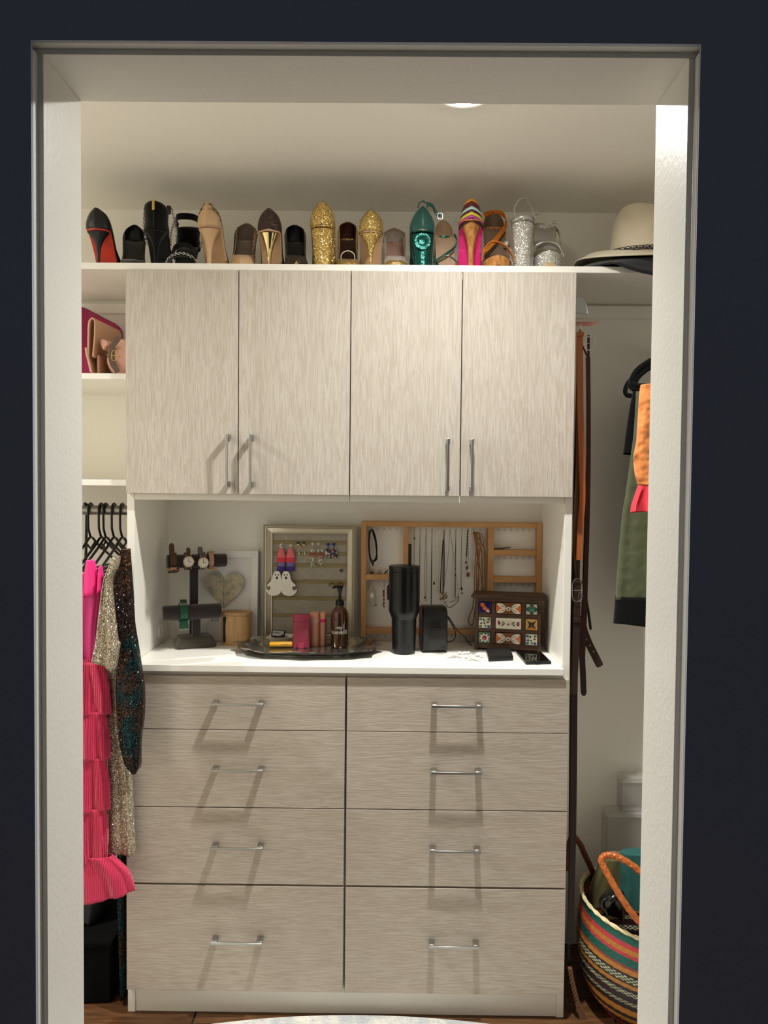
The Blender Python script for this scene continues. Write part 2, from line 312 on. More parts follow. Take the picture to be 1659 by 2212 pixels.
# ---- drawer chests
zl = [(0.2870,0.0000,0.9384)[2], (0.2875,0.0000,0.7934)[2], (0.2881,0.0000,0.5813)[2], (0.2887,0.0000,0.3691)[2], (0.2896,0.0000,0.0751)[2]]
lh = [(0.3056,-0.0300,0.8700)[2], (0.3062,-0.0300,0.6920)[2], (0.3068,-0.0300,0.4823)[2], (0.3077,-0.0300,0.2244)[2]]
rh = [(0.8914,-0.0300,0.8711)[2], (0.8937,-0.0300,0.6928)[2], (0.8963,-0.0300,0.4815)[2], (0.8996,-0.0300,0.2222)[2]]
dm = (0.5952,0.0000,0.6414)[0]
for k in range(2):
    xa, xb = (.0212, dm-.0006) if k == 0 else (dm+.0006, W-.0212)
    t = thing('drawer_chest', ('left' if k == 0 else 'right')+' pale oak chest of four drawers beside the '+('sequin dresses' if k == 0 else 'hanging belts and basket'), 'drawers', ((xa+xb)/2, .17, .05), 0, 'pale oak drawer chests')
    zb = (0.5402,0.0200,0.0587)[2]
    g = G(); g.box(xa, xa+.018, PY, BK-.0125, zb+.001, CT-.0185); g.box(xb-.018, xb, PY, BK-.0125, zb+.001, CT-.0185); g.box(xa+.018, xb-.018, PY, BK-.0125, zb+.001, zb+.018); g.box(xa+.018, xb-.018, PY+.002, BK-.0125, CT-.036, CT-.0185); g.box(xa+.018, xb-.018, .06, BK-.0125, zb+.018, CT-.036)
    g.obj('body', white_melamine, t, smooth=False)
    hz = lh if k == 0 else rh
    for j in range(4):
        gap = (.0006, .0012, .0014, .0028)[j] if j else 0
        gb = (.0008, .0012, .0028, 0)[j]
        d = G().box(.0035 if k == 0 else dm+.0028, (dm-.0028) if k == 0 else W-.0045, 0, .0182, zl[j+1]+gb, zl[j]-gap).obj('drawer', oak_flat, t, bev=.0008)
        a, b = ((0.2383,-0.0300,0.7732)[0], (0.3772,-0.0300,0.7749)[0]) if k == 0 else ((0.8234,-0.0300,0.7180)[0], (0.9595,-0.0300,0.7196)[0])
        pull(d, hz[j], a, b, 0, False)
# ================================================================ shoes on the top shelf
SZ = 2.0404
HT = [(0, 0), (.03, .55), (.08, .86), (.14, 1), (.3, .95), (.45, .9), (.6, 1.02), (.7, 1.13), (.8, 1.08), (.9, .86), (.96, .6), (1, .0)]
def last(L, h, wid, tip, plat=0):
    """foot shape: heel at y=0, toe at y=L; returns half width and sole height along t=y/L"""
    def w(t):
        if t < .7: return max(.0006, wid*interp(HT, t))
        s = (t-.7)/.3; return max(.0006, wid*1.13*max(0, 1-min(1, s)**tip)**.82)
    p0 = plat or .0042
    def z(t): return p0+h*(1-sm(.14, .7, t))+.006*sm(.85, 1, t)
    return w, z
def outline(n=26):
    ts = [0.5-0.5*math.cos(pi*k/n) for k in range(n+1)]
    return ts
def upper_col(L, h, wid=.029, tip=1.6, plat=0, hb=.056, side=.026, tv=.60, throat=.10, vamp=.044, peak=1.0, toe_h=.034, top=.30):
    """returns f(t, side sign, v): a point of the upper, v from the sole edge (0) to the topline (1)"""
    w, z = last(L, h, wid, tip, plat)
    def f(t, sg, q):
        P0 = Vector((sg*w(t), L*t, z(t)))
        if t <= tv:
            hs = side+(hb-side)*(1-sm(0, .22, t))**peak+(vamp-side)*sm(.38, tv, t)
            lean = lerp(top, .86, sm(0, .16, t))
            P1 = Vector((sg*w(t)*lean, L*t-.002+.006*(1-sm(0, .12, t)), z(t)+hs)); C = Vector((sg*w(t)*1.22, L*t-.006*(1-sm(0, .1, t)), z(t)+hs*.45))
        else:
            s = (t-tv)/(1-tv); xv = w(tv)*.84
            P1 = Vector((sg*xv*math.sqrt(max(0, 1-s*s)), L*(tv+throat*s), z(tv)+vamp-.004*s)); C = Vector((sg*w(t)*1.08, lerp(L*t, P1.y, .12), z(t)+toe_h*(1-.35*s)))
        return (1-q)**2*P0+2*q*(1-q)*C+q*q*P1
    return f
def upper(L, h, **kw):
    f = upper_col(L, h, **kw); ts = outline(); N = 7
    per = [(t, 1) for t in ts] + [(t, -1) for t in reversed(ts[1:-1])]
    g = G(); g.loft([[f(t, sg, k/N) for t, sg in per] for k in range(N+1)], cap=False); return g
def sole(L, h, wid=.029, tip=1.6, plat=0, t0=.0, thick=.0035, grow=1.0, lift=0):
    w, z = last(L, h, wid, tip, plat); ts = [t0+(1-t0)*t for t in outline(22)]; rings = []
    for t in ts:
        a = w(t)*grow; y = L*t; zz = z(t)+lift
        rings.append([(-a, y, zz), (0, y, zz-.0006), (a, y, zz), (a*.94, y, zz-thick), (0, y, zz-thick), (-a*.94, y, zz-thick)])
    return G().loft(rings)
def platform(L, h, wid, tip, plat, grow=1.02):
    w, z = last(L, h, wid, tip, plat); rings = []
    for t in [.42+.58*k/16 for k in range(17)]:
        a = w(min(t, .995))*grow; y = L*t; top = z(t)-.0005; bot = max(0, top-plat-.0005) if t > .62 else top-lerp(.006, plat, sm(.42, .62, t)); bot = max(0.0, bot+(.010*sm(.86, 1, t)))
        rings.append([(-a, y, top), (a, y, top), (a*.97, y, lerp(top, bot, .7)), (a*.86, y, bot), (-a*.86, y, bot), (-a*.97, y, lerp(top, bot, .7))])
    return G().loft(rings)
def heel(h, wid=.029, r=.0048, k=3.5, ytip=.026, depth=.05, plat=0, kind='thin'):
    rings = []; n = 20; H = h+plat
    for i in range(15):
        q = i/14; zz = H*q-.001*q
        if kind == 'block': ax = lerp(r, wid*.96, q**.8); ay = lerp(r*.8, depth*.42, q); cy = lerp(ytip, .030, q)
        elif kind == 'cone': ax = lerp(r, wid*.82, q**k); ay = lerp(r, depth*.42, q**k); cy = lerp(ytip, .027, q**2)
        else: ax = lerp(r, wid*.93, q**k); ay = lerp(r, depth*.45, q**(k*.9)); cy = lerp(ytip, .0265, q**1.5)
        rings.append([(ax*math.cos(2*pi*j/n), cy+ay*math.sin(2*pi*j/n)*(1 if math.sin(2*pi*j/n) < 0 else .9), zz) for j in range(n)])
    return G().loft(rings)
def shoe(name, label, x, y, rz, L, h, m_up, m_sole, m_heel, m_in, group='row of high heels on the top shelf', kind='thin', r=.0048, k=3.5, wid=.029, tip=1.6, plat=0, m_plat=None, upper_kw=None, cat='shoe', no_upper=False, ytip=.026):
    t = thing(name, label, cat, (x, y, SZ), rz, group); kw = dict(wid=wid, tip=tip, plat=plat)
    if not no_upper: upper(L, h, **kw, **(upper_kw or {})).obj('upper', m_up, t, True, solid=.0018, m2=m_in, sub=1, angle=70)
    sole(L, h, **kw).obj('outsole', m_sole, t, True)
    sole(L, h, grow=.93, lift=.0022, thick=.002, **kw).obj('insole', m_in, t, True)
    heel(h, wid, r, k, ytip, plat=plat, kind=kind).obj('heel', m_heel, t, True)
    if plat: platform(L, h, wid, tip, plat).obj('platform', m_plat or m_up, t, True)
    return t
def strap(t, pts, w, th, up, m, nm='strap', n=7, closed=False): return G().ribbon(cr(pts, n, closed), w, th, up, closed).obj(nm, m, t, True, angle=60)
def chain(t, pts, r, wire, m, nm='chain', local=True):
    P = cr(pts, 6); g = G(); acc = 0; i = 0; lastp = P[0]; flip = 0
    out = [P[0]]
    for a, b in zip(P, P[1:]):
        d = (b-a).length; s = r*1.35-acc
        while s <= d: out.append(a+(b-a)*(s/d)); s += r*1.35
        acc = (acc+d) % (r*1.35)
    for q, p in enumerate(out[:-1]):
        d = (out[q+1]-p).normalized(); a = d.orthogonal().normalized(); b = d.cross(a); u = (a+b*(1 if q % 2 else -1)).normalized()
        g.tube([p+d*r*1.05*math.cos(2*pi*j/8)+u*r*.72*math.sin(2*pi*j/8) for j in range(8)], wire, 5, True)
    return g.obj(nm, m, t, local if nm.endswith('chain') else True)
def buckle(t, c, w, h, m, nm='buckle', rot=None):
    g = G(); pts = [(-w/2, 0, -h/2), (w/2, 0, -h/2), (w/2, 0, h/2), (-w/2, 0, h/2)]; g.tube(cr(pts, 4, True), .0011, 6, True); g.tube([(-w/2, 0, 0), (w/2, -.001, 0)], .0008, 5)
    g.xf(Matrix.Translation(c) @ (rot or Matrix())); return g.obj(nm, m, t, True)
blk = mat('black_leather', (20, 19, 20), .38, spec=.5, bump=.1, bscale=300)
suede = mat('black_suede', (12, 11, 12), .95, spec=.1, sheen=.3, bump=.2, bscale=500)
red_sole = mat('red_sole', (216, 62, 40), .45, vary=(196, 58, 42), vscale=40)
nude = mat('nude_leather', (206, 170, 130), .45, bump=.1, bscale=260)
nude_in = mat('nude_lining', (190, 160, 132), .6)
grey_in = mat('grey_satin_lining', (122, 108, 94), .5)
tan_sole = mat('tan_sole', (196, 160, 122), .5, vary=(186, 148, 112), vscale=30)
brown_glit = glitter('brown_glitter', [(60, 44, 36), (80, 60, 48), (44, 32, 28), (96, 76, 62), (56, 42, 36)], 900, .3, .5)
gold_glit = glitter('gold_glitter', [(196, 158, 84), (228, 196, 120), (168, 128, 62), (214, 180, 104), (240, 216, 150)], 700, .25, .75)
pale_gold = glitter('pale_gold_glitter', [(206, 180, 120), (228, 206, 150), (180, 150, 96)], 900, .3, .7)
silver_glit = glitter('silver_glitter', [(196, 194, 184), (226, 224, 216), (170, 168, 160), (240, 238, 232)], 800, .25, .6)
silver_lth = mat('silver_leather', (186, 184, 176), .28, .6)
brown_in = mat('brown_satin_lining', (70, 32, 20), .35)
mirror_gold = mat('mirror_gold', (226, 204, 150), .08, 1)
green_satin = mat('green_satin', (14, 74, 66), .32, spec=.6, sheen=.2)
green_metal = mat('green_metallic', (20, 78, 70), .22, .65, bump=.9, bscale=110)
cork = mat('cork', (196, 138, 74), .75, vary=(150, 96, 46), vscale=120, stretch=(1, 1, .5), bump=.3, bscale=200)
pink_sole = mat('pink_sole', (232, 42, 128), .4)
orange_lth = mat('orange_suede', (222, 128, 34), .7, vary=(202, 112, 26), vscale=40)
clear_vinyl = mat('clear_vinyl', (226, 218, 206), .12, alpha=.35, spec=.7)
mauve_in = mat('mauve_lining', (150, 118, 106), .5)
X = lambda p: p[0]
YH, YT = .052, .258   # heel-forward shoes stand with the heel here; toe-forward shoes have their heel here
def turned(toe, back, L):
    """toe-forward shoe: heel position and turn from where its toe and its back stand"""
    a = math.asin(max(-.6, min(.6, (toe[0]-back[0])/L))); return back[0]+.0, YT, pi+a
def jit(a): return random.uniform(-a, a)
# 1-2 black pumps with red soles
t = shoe('pump', 'black leather stiletto pump showing its orange-red sole, leftmost', X((-0.0975,0.0600,2.0613)), YH, -.02, .172, .098, blk, red_sole, blk, blk, r=.0042, k=4.2, wid=.0325, tip=1.9, upper_kw=dict(hb=.058, side=.034))
t = shoe('pump', 'black suede peep-toe pump, toe forward, next to the red-soled pump', *turned((-0.0008,0.0800,2.0678), (-0.0560,0.2600,2.1741), .2), .200, 0.120, suede, blk, blk, blk, r=.0042, k=4.2, wid=.031, tip=3.2, upper_kw=dict(hb=.055, side=.022, tv=.66, throat=.06, vamp=.036, toe_h=.030))
# 3-4 black sandals with silver chains
def chain_sandal(label, x, y, rz, back):
    t = shoe('sandal', label, x, y, rz, .2, .100, suede, blk, suede, suede, r=.0052, k=4.5, wid=.0325, tip=2.6, upper_kw=dict(hb=.050, side=.020, tv=.35, throat=.02, vamp=.012, toe_h=.01), no_upper=True)
    # heel cup + ankle cuff
    g = G(); rows = []
    for q in range(9):
        s = q/8; zz = .098+.078*s; rr = lerp(.0325, .027, sm(0, .5, s))+.004*s; rows.append([(rr*math.sin(a), .036-rr*1.05*math.cos(a)-.004*s, zz-.016*s*s*(1-math.cos(a))) for a in [lerp(-1.65, 1.65, k/16) for k in range(17)]])
    g.loft(rows, cap=False, wrap=False); g.obj('heel_cup', suede, t, True, solid=.002)
    strap(t, [(.030, .03, .166), (.034, .05, .172), (.025, .078, .176), (0, .086, .177), (-.025, .078, .176), (-.034, .05, .172), (-.030, .03, .166)], .018, .002, (0, 0, 1), suede, 'ankle_strap')
    strap(t, [(.034, .120, .052), (.024, .125, .076), (0, .128, .084), (-.024, .125, .076), (-.034, .120, .052)], .020, .002, (0, 1, .4), suede, 'instep_strap')
    strap(t, [(.040, .160, .008), (.030, .160, .034), (0, .160, .044), (-.030, .160, .034), (-.040, .160, .008)], .028, .002, (0, 1, -.2), suede, 'toe_strap')
    chain(t, [(.036, .052, .176), (.044, .075, .130), (.042, .10, .085)], .0042, .0011, chrome)
    chain(t, [(-.036, .052, .176), (-.044, .075, .130), (-.042, .10, .085)], .0042, .0011, chrome)
    chain(t, [(.043, .168, .010), (.034, .172, .034), (0, .176, .046), (-.034, .172, .034), (-.043, .168, .010)], .0042, .0011, chrome)
    if back:
        G().box(-.0035, .0035, -.0065, -.0035, .150, .178).obj('zipper_pull', gold, t, True, bev=.001); G().box(-.0015, .0015, -.0040, -.0015, .105, .176).obj('zipper', mat('zip_tape', (30, 28, 28), .6), t, True)
    return t
chain_sandal('black suede ankle-strap sandal with gold zipper, heel forward', X((0.0625,0.0600,2.0625)), YH, .07, True)
chain_sandal('black sandal with silver chain straps, toe forward, left of nude pump', *turned((0.1327,0.0800,2.0689), (0.1079,0.2600,2.1754), .2), False)
# 5-6 nude pumps with cut-outs
def cutouts(t, L, h, wid, **kw):
    f = upper_col(L, h, wid=wid, tip=1.6, **kw); g = G()
    for sg in (1, -1):
        for r, q in enumerate((.46, .58, .70, .82, .92)):
            for k in range(11):
                tt = .035+k*.05+(r % 2)*.02
                if r < 2 and (tt < .12): continue
                e = .0055/L; up = -1 if (k+r) % 2 else 1
                pts = [f(tt-e*.8, sg, q-.02*up), f(tt+e*.2, sg, q+.055*up), f(tt+e, sg, q+.005*up)]; nrm = (f(tt, sg, q)-Vector((0, f(tt, sg, q).y+.004, f(tt, sg, q).z-.004))).normalized()
                g.add([p+nrm*.0003 for p in pts], [(0, 1, 2)])
    return tag(g.obj('cutout_pattern', mat('cutout_dark', (60, 46, 36), .8), t, True, solid=.0007, soff=0), kind='stuff')
t = shoe('pump', 'nude leather pump with laser-cut sides, heel forward', X((0.2048,0.0600,2.0636)), YH, -.07, .178, .108, nude, tan_sole, nude, nude_in, r=.0055, k=3.2, wid=.031, tip=1.6, upper_kw=dict(hb=.066, side=.032)); cutouts(t, .178, .108, .031, hb=.066, side=.032)
t = shoe('pump', 'nude laser-cut pump turned toe forward, grey lining showing', *turned((0.2953,0.0800,2.0701), (0.2772,0.2600,2.1766), .2), .200, 0.122, nude, tan_sole, nude, grey_in, r=.0055, k=3.2, wid=.031, tip=1.6, upper_kw=dict(hb=.060, side=.032)); cutouts(t, .200, .122, .031, hb=.060, side=.032)
# 7-8 brown glitter pumps
t = shoe('pump', 'brown glitter pump with flared gold stiletto, heel forward', X((0.3721,0.0600,2.0649)), YH, .02, .176, .098, brown_glit, tan_sole, mirror_gold, nude_in, kind='cone', r=.0042, k=2.6, wid=.031, tip=2.0, upper_kw=dict(hb=.060, side=.036)); G().box(-.006, .006, .104, .106, .0455, .0465).obj('stamp', mat('stamp_brown', (150, 118, 86), .6), t, True)
t = shoe('pump', 'brown glitter pump turned toe forward, black inside', *turned((0.4488,0.0800,2.0713), (0.4187,0.2600,2.1777), .2), .200, 0.120, brown_glit, tan_sole, mirror_gold, blk, kind='cone', r=.0042, k=2.6, wid=.030, tip=2.2, upper_kw=dict(hb=.058, side=.034))
G().prism([(-.013, .0015), (.013, .0015), (.001, .022)], .1965, .1975, 'y').obj('toe_plate', mirror_gold, t, True)
# 9-10 gold glitter wedges
t = shoe('pump', 'tall gold glitter wedge-heeled pump with pointed back', X((0.5166,0.0600,2.0660)), YH, .01, .178, .112, gold_glit, gold_glit, gold_glit, brown_in, kind='block', r=.019, wid=.0325, tip=1.8, upper_kw=dict(hb=.066, side=.036), ytip=.030)
t = shoe('pump', 'gold glitter peep-toe pump, toe forward, brown inside', *turned((0.5883,0.0800,2.0724), (0.5753,0.2600,2.1789), .2), .200, 0.130, gold_glit, tan_sole, gold_glit, brown_in, kind='block', r=.019, wid=.029, tip=3.0, upper_kw=dict(hb=.058, side=.034, vamp=.040, tv=.64, throat=.05))
strap(t, [(.018, .146, .036), (.019, .150, .050), (.010, .152, .060), (-.004, .152, .062), (-.017, .150, .054), (-.019, .147, .038)], .003, .002, (0, 1, 0), mat('ivory_cord', (232, 222, 196), .4), 'bow_loop')
# 11-12 clear-sided gold pumps
def clear_pump(label, x, y, rz, L, hb, front):
    t = shoe('pump', label, x, y, rz, L, .120 if front else .098, clear_vinyl, tan_sole, gold_glit, mauve_in, r=.0042, k=3.4, wid=.031, tip=1.5, upper_kw=dict(hb=hb, side=.026), no_upper=True)
    upper(L, .120 if front else .098, wid=.031, tip=1.5, hb=hb-.01, side=.024).obj('vinyl_upper', clear_vinyl, t, True, solid=.001, sub=1)
    rows = []; w, z = last(L, .120 if front else .098, .0325, 1.5)
    for q in range(8):
        s = q/7; rows.append([(sg*w(tt)*lerp(1.04, .56+.4*min(1, tt/.12), s), L*tt-.002-.004*math.sin(pi*s)*(1-tt*4)+.004*s, z(tt)+s*lerp(hb, .016, min(1, tt/.2))) for tt, sg in [(.2*abs(j)/9, 1 if j > 0 else -1) for j in range(-9, 10)]])
    G().loft(rows, cap=False, wrap=False).obj('heel_cup', gold_glit if not front else mauve_in, t, True, solid=.0018)
    rows = []
    for q in range(7):
        s = q/6; rows.append([(.0325*1.2*a*math.sqrt(max(0, 1-(max(0, tt-.78)/.22)**1.6))*1.02, L*tt, .010+.030*(1-a*a)**.6*(1-.6*s)+.001) for a in [-1+2*k/10 for k in range(11)] for tt in [.78+.215*s]])
    G().loft(rows, cap=False, wrap=False).obj('toe_cap', gold_glit, t, True, solid=.0015)
    return t
clear_pump('gold glitter stiletto pump with clear sides, heel forward', X((0.6497,0.0600,2.0670)), YH, .03, .178, .058, False)
t = clear_pump('clear pump with gold toe cap turned toe forward', *turned((0.7188,0.0800,2.0734), (0.7126,0.2600,2.1799), .2), .2, .052, True)
G().prism([(-.020, .006), (.020, .006), (.003, .020), (-.003, .020)], .197, .1985, 'y').obj('toe_tip', tan_sole, t, True)
# 13-14 green satin
t = shoe('sandal', 'green satin heel with ankle strap and metallic wedge', X((0.7889,0.0600,2.0656)), YH, .0, .176, .100, green_satin, green_metal, green_metal, nude_in, kind='block', r=.021, wid=.033, tip=2.4, upper_kw=dict(hb=.066, side=.030, tv=.42, throat=.02, vamp=.016))
G().tube([(-.013, .003, .163), (-.010, .002, .176), (0, .001, .181), (.010, .002, .176), (.013, .003, .163)], .0045, 8, flat=.4, up=(0, 1, 0)).obj('pull_loop', green_satin, t, True)
strap(t, [(.010, .006, .176), (.026, .012, .172), (.036, .022, .158), (.046, .020, .148)], .010, .0016, (0, 0, 1), green_satin, 'ankle_strap'); buckle(t, (.048, .018, .147), .011, .013, chrome)
G().lathe([(.0005, 0), (.021, 0), (.022, .0015), (.014, .0022), (.012, .001), (.0005, .001)], 24).xf(Matrix.Translation((0, .0055, .075)) @ Matrix.Rotation(pi/2, 4, 'X') @ Matrix.Scale(1, 4)).obj('heel_medallion', green_metal, t, True)
strap(t, [(.030, .055, .108), (.036, .09, .062), (.052, .07, .022), (.075, .05, .014)], .008, .0015, (0, .3, 1), green_satin, 'loose_strap')
t = shoe('sandal', 'green strappy sandal with nude lining turned toe forward', *turned((0.8593,0.0800,2.0744), (0.8579,0.2600,2.1810), .2), .200, 0.140, green_satin, nude, green_metal, nude_in, kind='block', r=.021, wid=.029, tip=2.8, no_upper=True)
rows = [[(.030*math.sin(a)*(1-.12*s), .032-.032*math.cos(a), 0.139+.060*s-.045*s*(1-math.cos(a))) for a in [lerp(-1.4, 1.4, k/12) for k in range(13)]] for s in [q/6 for q in range(7)]]
G().loft(rows, cap=False, wrap=False).obj('heel_cup', nude_in, t, True, solid=.0018)
strap(t, [(.036, .13, .020), (.024, .14, .046), (-.004, .146, .052), (-.03, .14, .036), (-.038, .13, .014)], .010, .0018, (0, 1, 0), green_satin, 'toe_strap'); strap(t, [(-.030, .03, .15), (-.036, .06, .12), (-.020, .10, .085), (.034, .115, .044)], .007, .0016, (0, 0, 1), green_satin, 'instep_strap')
buckle(t, (-.034, .03, .186), .010, .013, chrome)
# 15-16 cork platforms
STR = [(222, 150, 32), (92, 18, 34), (96, 22, 40), (168, 214, 210), (84, 18, 36), (206, 196, 48), (170, 62, 140), (40, 14, 22)]
t = shoe('platform_sandal', 'cork stiletto platform with hot pink sole and striped heel cup', X((0.9206,0.0600,2.0666)), YH, -.05, .178, .112, cork, pink_sole, cork, nude_in, r=.0068, k=3.6, wid=.034, tip=2.6, plat=.022, m_plat=pink_sole, no_upper=True)
G().tube([(.033*math.sin(a), .034-.034*math.cos(a), .132) for a in [lerp(-1.7, 1.7, k/16) for k in range(17)]], .0022, 6).obj('welt', mat('copper_piping', (196, 108, 62), .4), t, True)
for k, c in enumerate(STR):
    s0, s1 = k/len(STR), (k+1)/len(STR); rows = []
    for s in (s0, (s0+s1)/2, s1):
        s_ = 1-s; rr = .034*(1-.42*s_**1.8); rows.append([(rr*math.sin(a), .034-rr*math.cos(a)-.002*s_, .130+.064*s_-abs(a)*.012*(1-s_*.3)+.010*abs(math.sin(a))*0) for a in [lerp(-1.45, 1.45, q/14) for q in range(15)]])
    G().loft(rows, cap=False, wrap=False).obj('heel_stripe', mat('stripe_%d' % k, c, .35), t, True, solid=.0018)
strap(t, [(.045, .17, .030), (.03, .172, .062), (0, .174, .070), (-.03, .172, .062), (-.045, .17, .030)], .034, .003, (0, 1, 0), orange_lth, 'toe_strap')
G().ball((-.046, .150, .048), .013, 8, sy=.8).obj('knot', orange_lth, t, True)
t = shoe('platform_sandal', 'orange strap sandal on a cork platform, toe forward', *turned((0.9959,0.0800,2.0755), (1.0046,0.2600,2.1821), .2), .200, 0.134, orange_lth, mat('pink_mauve_sole', (160, 92, 84), .5), cork, mat('taupe_lining', (120, 96, 78), .5), kind='thin', r=.0068, k=3.6, wid=.034, tip=3.2, plat=.034, m_plat=cork, no_upper=True)
rows = [[(.033*math.sin(a)*(1-.1*s), .034-.035*math.cos(a), .164+.062*s-.05*s*(1-math.cos(a))) for a in [lerp(-1.5, 1.5, k/12) for k in range(13)]] for s in [q/6 for q in range(7)]]
G().loft(rows, cap=False, wrap=False).obj('heel_cup', mat('taupe_lining', (120, 96, 78), .5), t, True, solid=.002)
strap(t, [(.028, .02, .210), (.002, .0, .224), (-.026, .016, .214), (-.034, .05, .174), (-.004, .10, .118), (.036, .135, .068)], .013, .0022, (.3, 0, 1), orange_lth, 'ankle_strap')
strap(t, [(.042, .150, .040), (.036, .156, .070), (.014, .160, .088), (-.018, .158, .080), (-.040, .152, .056), (-.044, .150, .040)], .012, .0024, (0, 1, 0), orange_lth, 'toe_strap'); buckle(t, (-.040, .03, .186), .012, .016, chrome)
# 17-18 silver glitter platforms
t = shoe('platform_sandal', 'silver glitter block-heel sandal, heel forward, strap standing up', X((1.0621,0.0600,2.0677)), YH, -.04, .178, .112, silver_glit, silver_lth, silver_glit, silver_lth, kind='block', r=.019, wid=.0315, tip=2.6, plat=.026, m_plat=silver_glit, no_upper=True, ytip=.024)
G().loft([[(.0325*math.sin(a), .033-.0335*math.cos(a), .136+.012*s-.004*abs(a)) for a in [lerp(-1.5, 1.5, k/12) for k in range(13)]] for s in (0, .5, 1)], cap=False, wrap=False).obj('heel_cup', silver_lth, t, True, solid=.002)
strap(t, [(-.022, .010, .140), (-.026, .006, .162), (-.018, .004, .182), (-.002, .003, .190), (.014, .006, .176), (.026, .012, .150), (.030, .018, .138)], .006, .0016, (0, 1, 0), silver_lth, 'ankle_strap'); buckle(t, (.034, .012, .150), .008, .014, chrome)
strap(t, [(.044, .168, .034), (.034, .17, .062), (0, .172, .072), (-.034, .17, .062), (-.044, .168, .034)], .030, .003, (0, 1, 0), silver_glit, 'toe_strap'); G().ball((-.036, .100, .098), .011, 8).obj('knot', silver_glit, t, True)
t = shoe('platform_sandal', 'silver glitter platform sandal turned toe forward', *turned((1.1337,0.0800,2.0765), (1.1524,0.2600,2.1832), .2), .200, 0.126, silver_glit, mat('tan_footbed', (176, 150, 112), .5), silver_glit, silver_lth, kind='block', r=.019, wid=.034, tip=3.4, plat=.046, m_plat=silver_glit, no_upper=True)
strap(t, [(.044, .150, .052), (.036, .156, .078), (.010, .160, .088), (-.020, .158, .082), (-.040, .152, .060), (-.041, .150, .050)], .008, .0022, (0, 1, 0), silver_lth, 'toe_strap')
strap(t, [(.039, .125, .060), (.028, .130, .084), (0, .132, .092), (-.028, .130, .086), (-.039, .125, .062)], .030, .0025, (0, 1, 0), silver_glit, 'instep_strap')
strap(t, [(.030, .03, .178), (.010, .012, .187), (-.018, .014, .179), (-.038, .06, .150), (-.040, .10, .102)], .008, .0018, (0, 0, 1), silver_lth, 'ankle_strap'); buckle(t, (-.030, .03, .182), .009, .014, chrome)
G().lathe([(.0005, 0), (.016, 0), (.014, .001), (.0005, .001)], 18, sy=.5).xf(Matrix.Translation((0, .2005, .014)) @ Matrix.Rotation(-pi/2, 4, 'X')).obj('toe_pad', mat('tan_footbed', (176, 150, 112), .5), t, True)
# ---- hats
felt = mat('cream_felt', (214, 202, 178), .95, spec=.1, sheen=.3, bump=.15, bscale=250, vary=(200, 186, 160), vscale=12)
blackfelt = mat('black_wool_felt', (26, 27, 30), .95, spec=.1, sheen=.3, bump=.2, bscale=300)
def brim(cx, cy, z0, rin, rout, rise, dip, th, m, parent, nm='brim', sx=1.0, sy=1.0, steps=9, phase=0):
    rows = []; n = 56
    for i in range(steps):
        s = i/(steps-1); r = lerp(rin, rout, s); rows.append([(cx+sx*r*math.cos(a), cy+sy*r*math.sin(a), z0+s**1.6*(rise*math.cos(2*(a+phase))-dip)) for a in [2*pi*k/n for k in range(n)]])
    return G().loft(rows, cap=False).obj(nm, m, parent, solid=th, soff=0)
hx_, hy_ = X((1.4131,0.1300,2.1188)), .145
zb = (1.3129,0.1450,2.1135)[2]
base_z = lambda a: zb-.024*(1-math.sin(a))/2
t = thing('cowboy_hat', 'cream felt cowboy hat with chain band, resting on the black hat', 'hat', (hx_, hy_, SZ+.045))
rows = []; n = 56
prof = [(.0905, .0), (.0895, .02), (.087, .05), (.084, .078), (.079, .100), (.068, .117), (.050, .120), (.026, .110), (.002, .104)]
for r, z in prof:
    rows.append([(hx_+r*math.cos(a), hy_+r*math.sin(a)*1.10, (base_z(a) if z < .03 else lerp(base_z(a), zb-.012, min(1, (z-.03)/.06)))+z+(.014*(math.cos(a-.6)**2)*sm(.06, .12, z) if r > .06 else .009*abs(math.cos(a-.6))*r/.05)) for a in [2*pi*k/n for k in range(n)]])
G().loft(rows, cap=False).obj('crown', felt, t, solid=.002, soff=0)
rows = []
for i in range(11):
    s = i/10; r = lerp(.0895, .188, s); rows.append([(hx_+r*math.cos(a), hy_+lerp(.0985, .186, s)*math.sin(a), base_z(a)-.001+abs(math.cos(a))**1.5*(.016*math.sin(pi*min(1, s*1.08))-.010*s)-s**1.2*.032*max(0, -math.sin(a))**1.5-.012*s*max(0, math.sin(a))) for a in [2*pi*k/64 for k in range(64)]])
G().loft(rows, cap=False).obj('brim', felt, t, solid=.004, soff=0)
BC = lambda a, o: (hx_+(.0905+o)*math.cos(a), hy_+(.0905*1.10+o)*math.sin(a), base_z(a)+.012)
G().ribbon([BC(pi+pi*k/40, .0018) for k in range(41)], .012, .002, (0, 0, 1)).obj('hat_band', mat('dark_band', (58, 40, 34), .6), t)
chain(t, [BC(pi+pi*k/20, .0046) for k in range(21)], .0062, .0013, nickel, 'band_chain', False)
t = thing('felt_hat', 'black wide-brimmed felt hat underneath the cream cowboy hat', 'hat', (hx_, hy_, SZ))
rows = [[(hx_+r*math.cos(a), hy_+1.09*r*math.sin(a), base_z(a)+z) for a in [2*pi*k/40 for k in range(40)]] for r, z in ((.084, -.016), (.083, .0), (.081, .03), (.074, .06), (.05, .068), (.002, .062))]
G().loft(rows, cap=False).obj('crown', blackfelt, t, solid=.002, soff=0)
rows = []
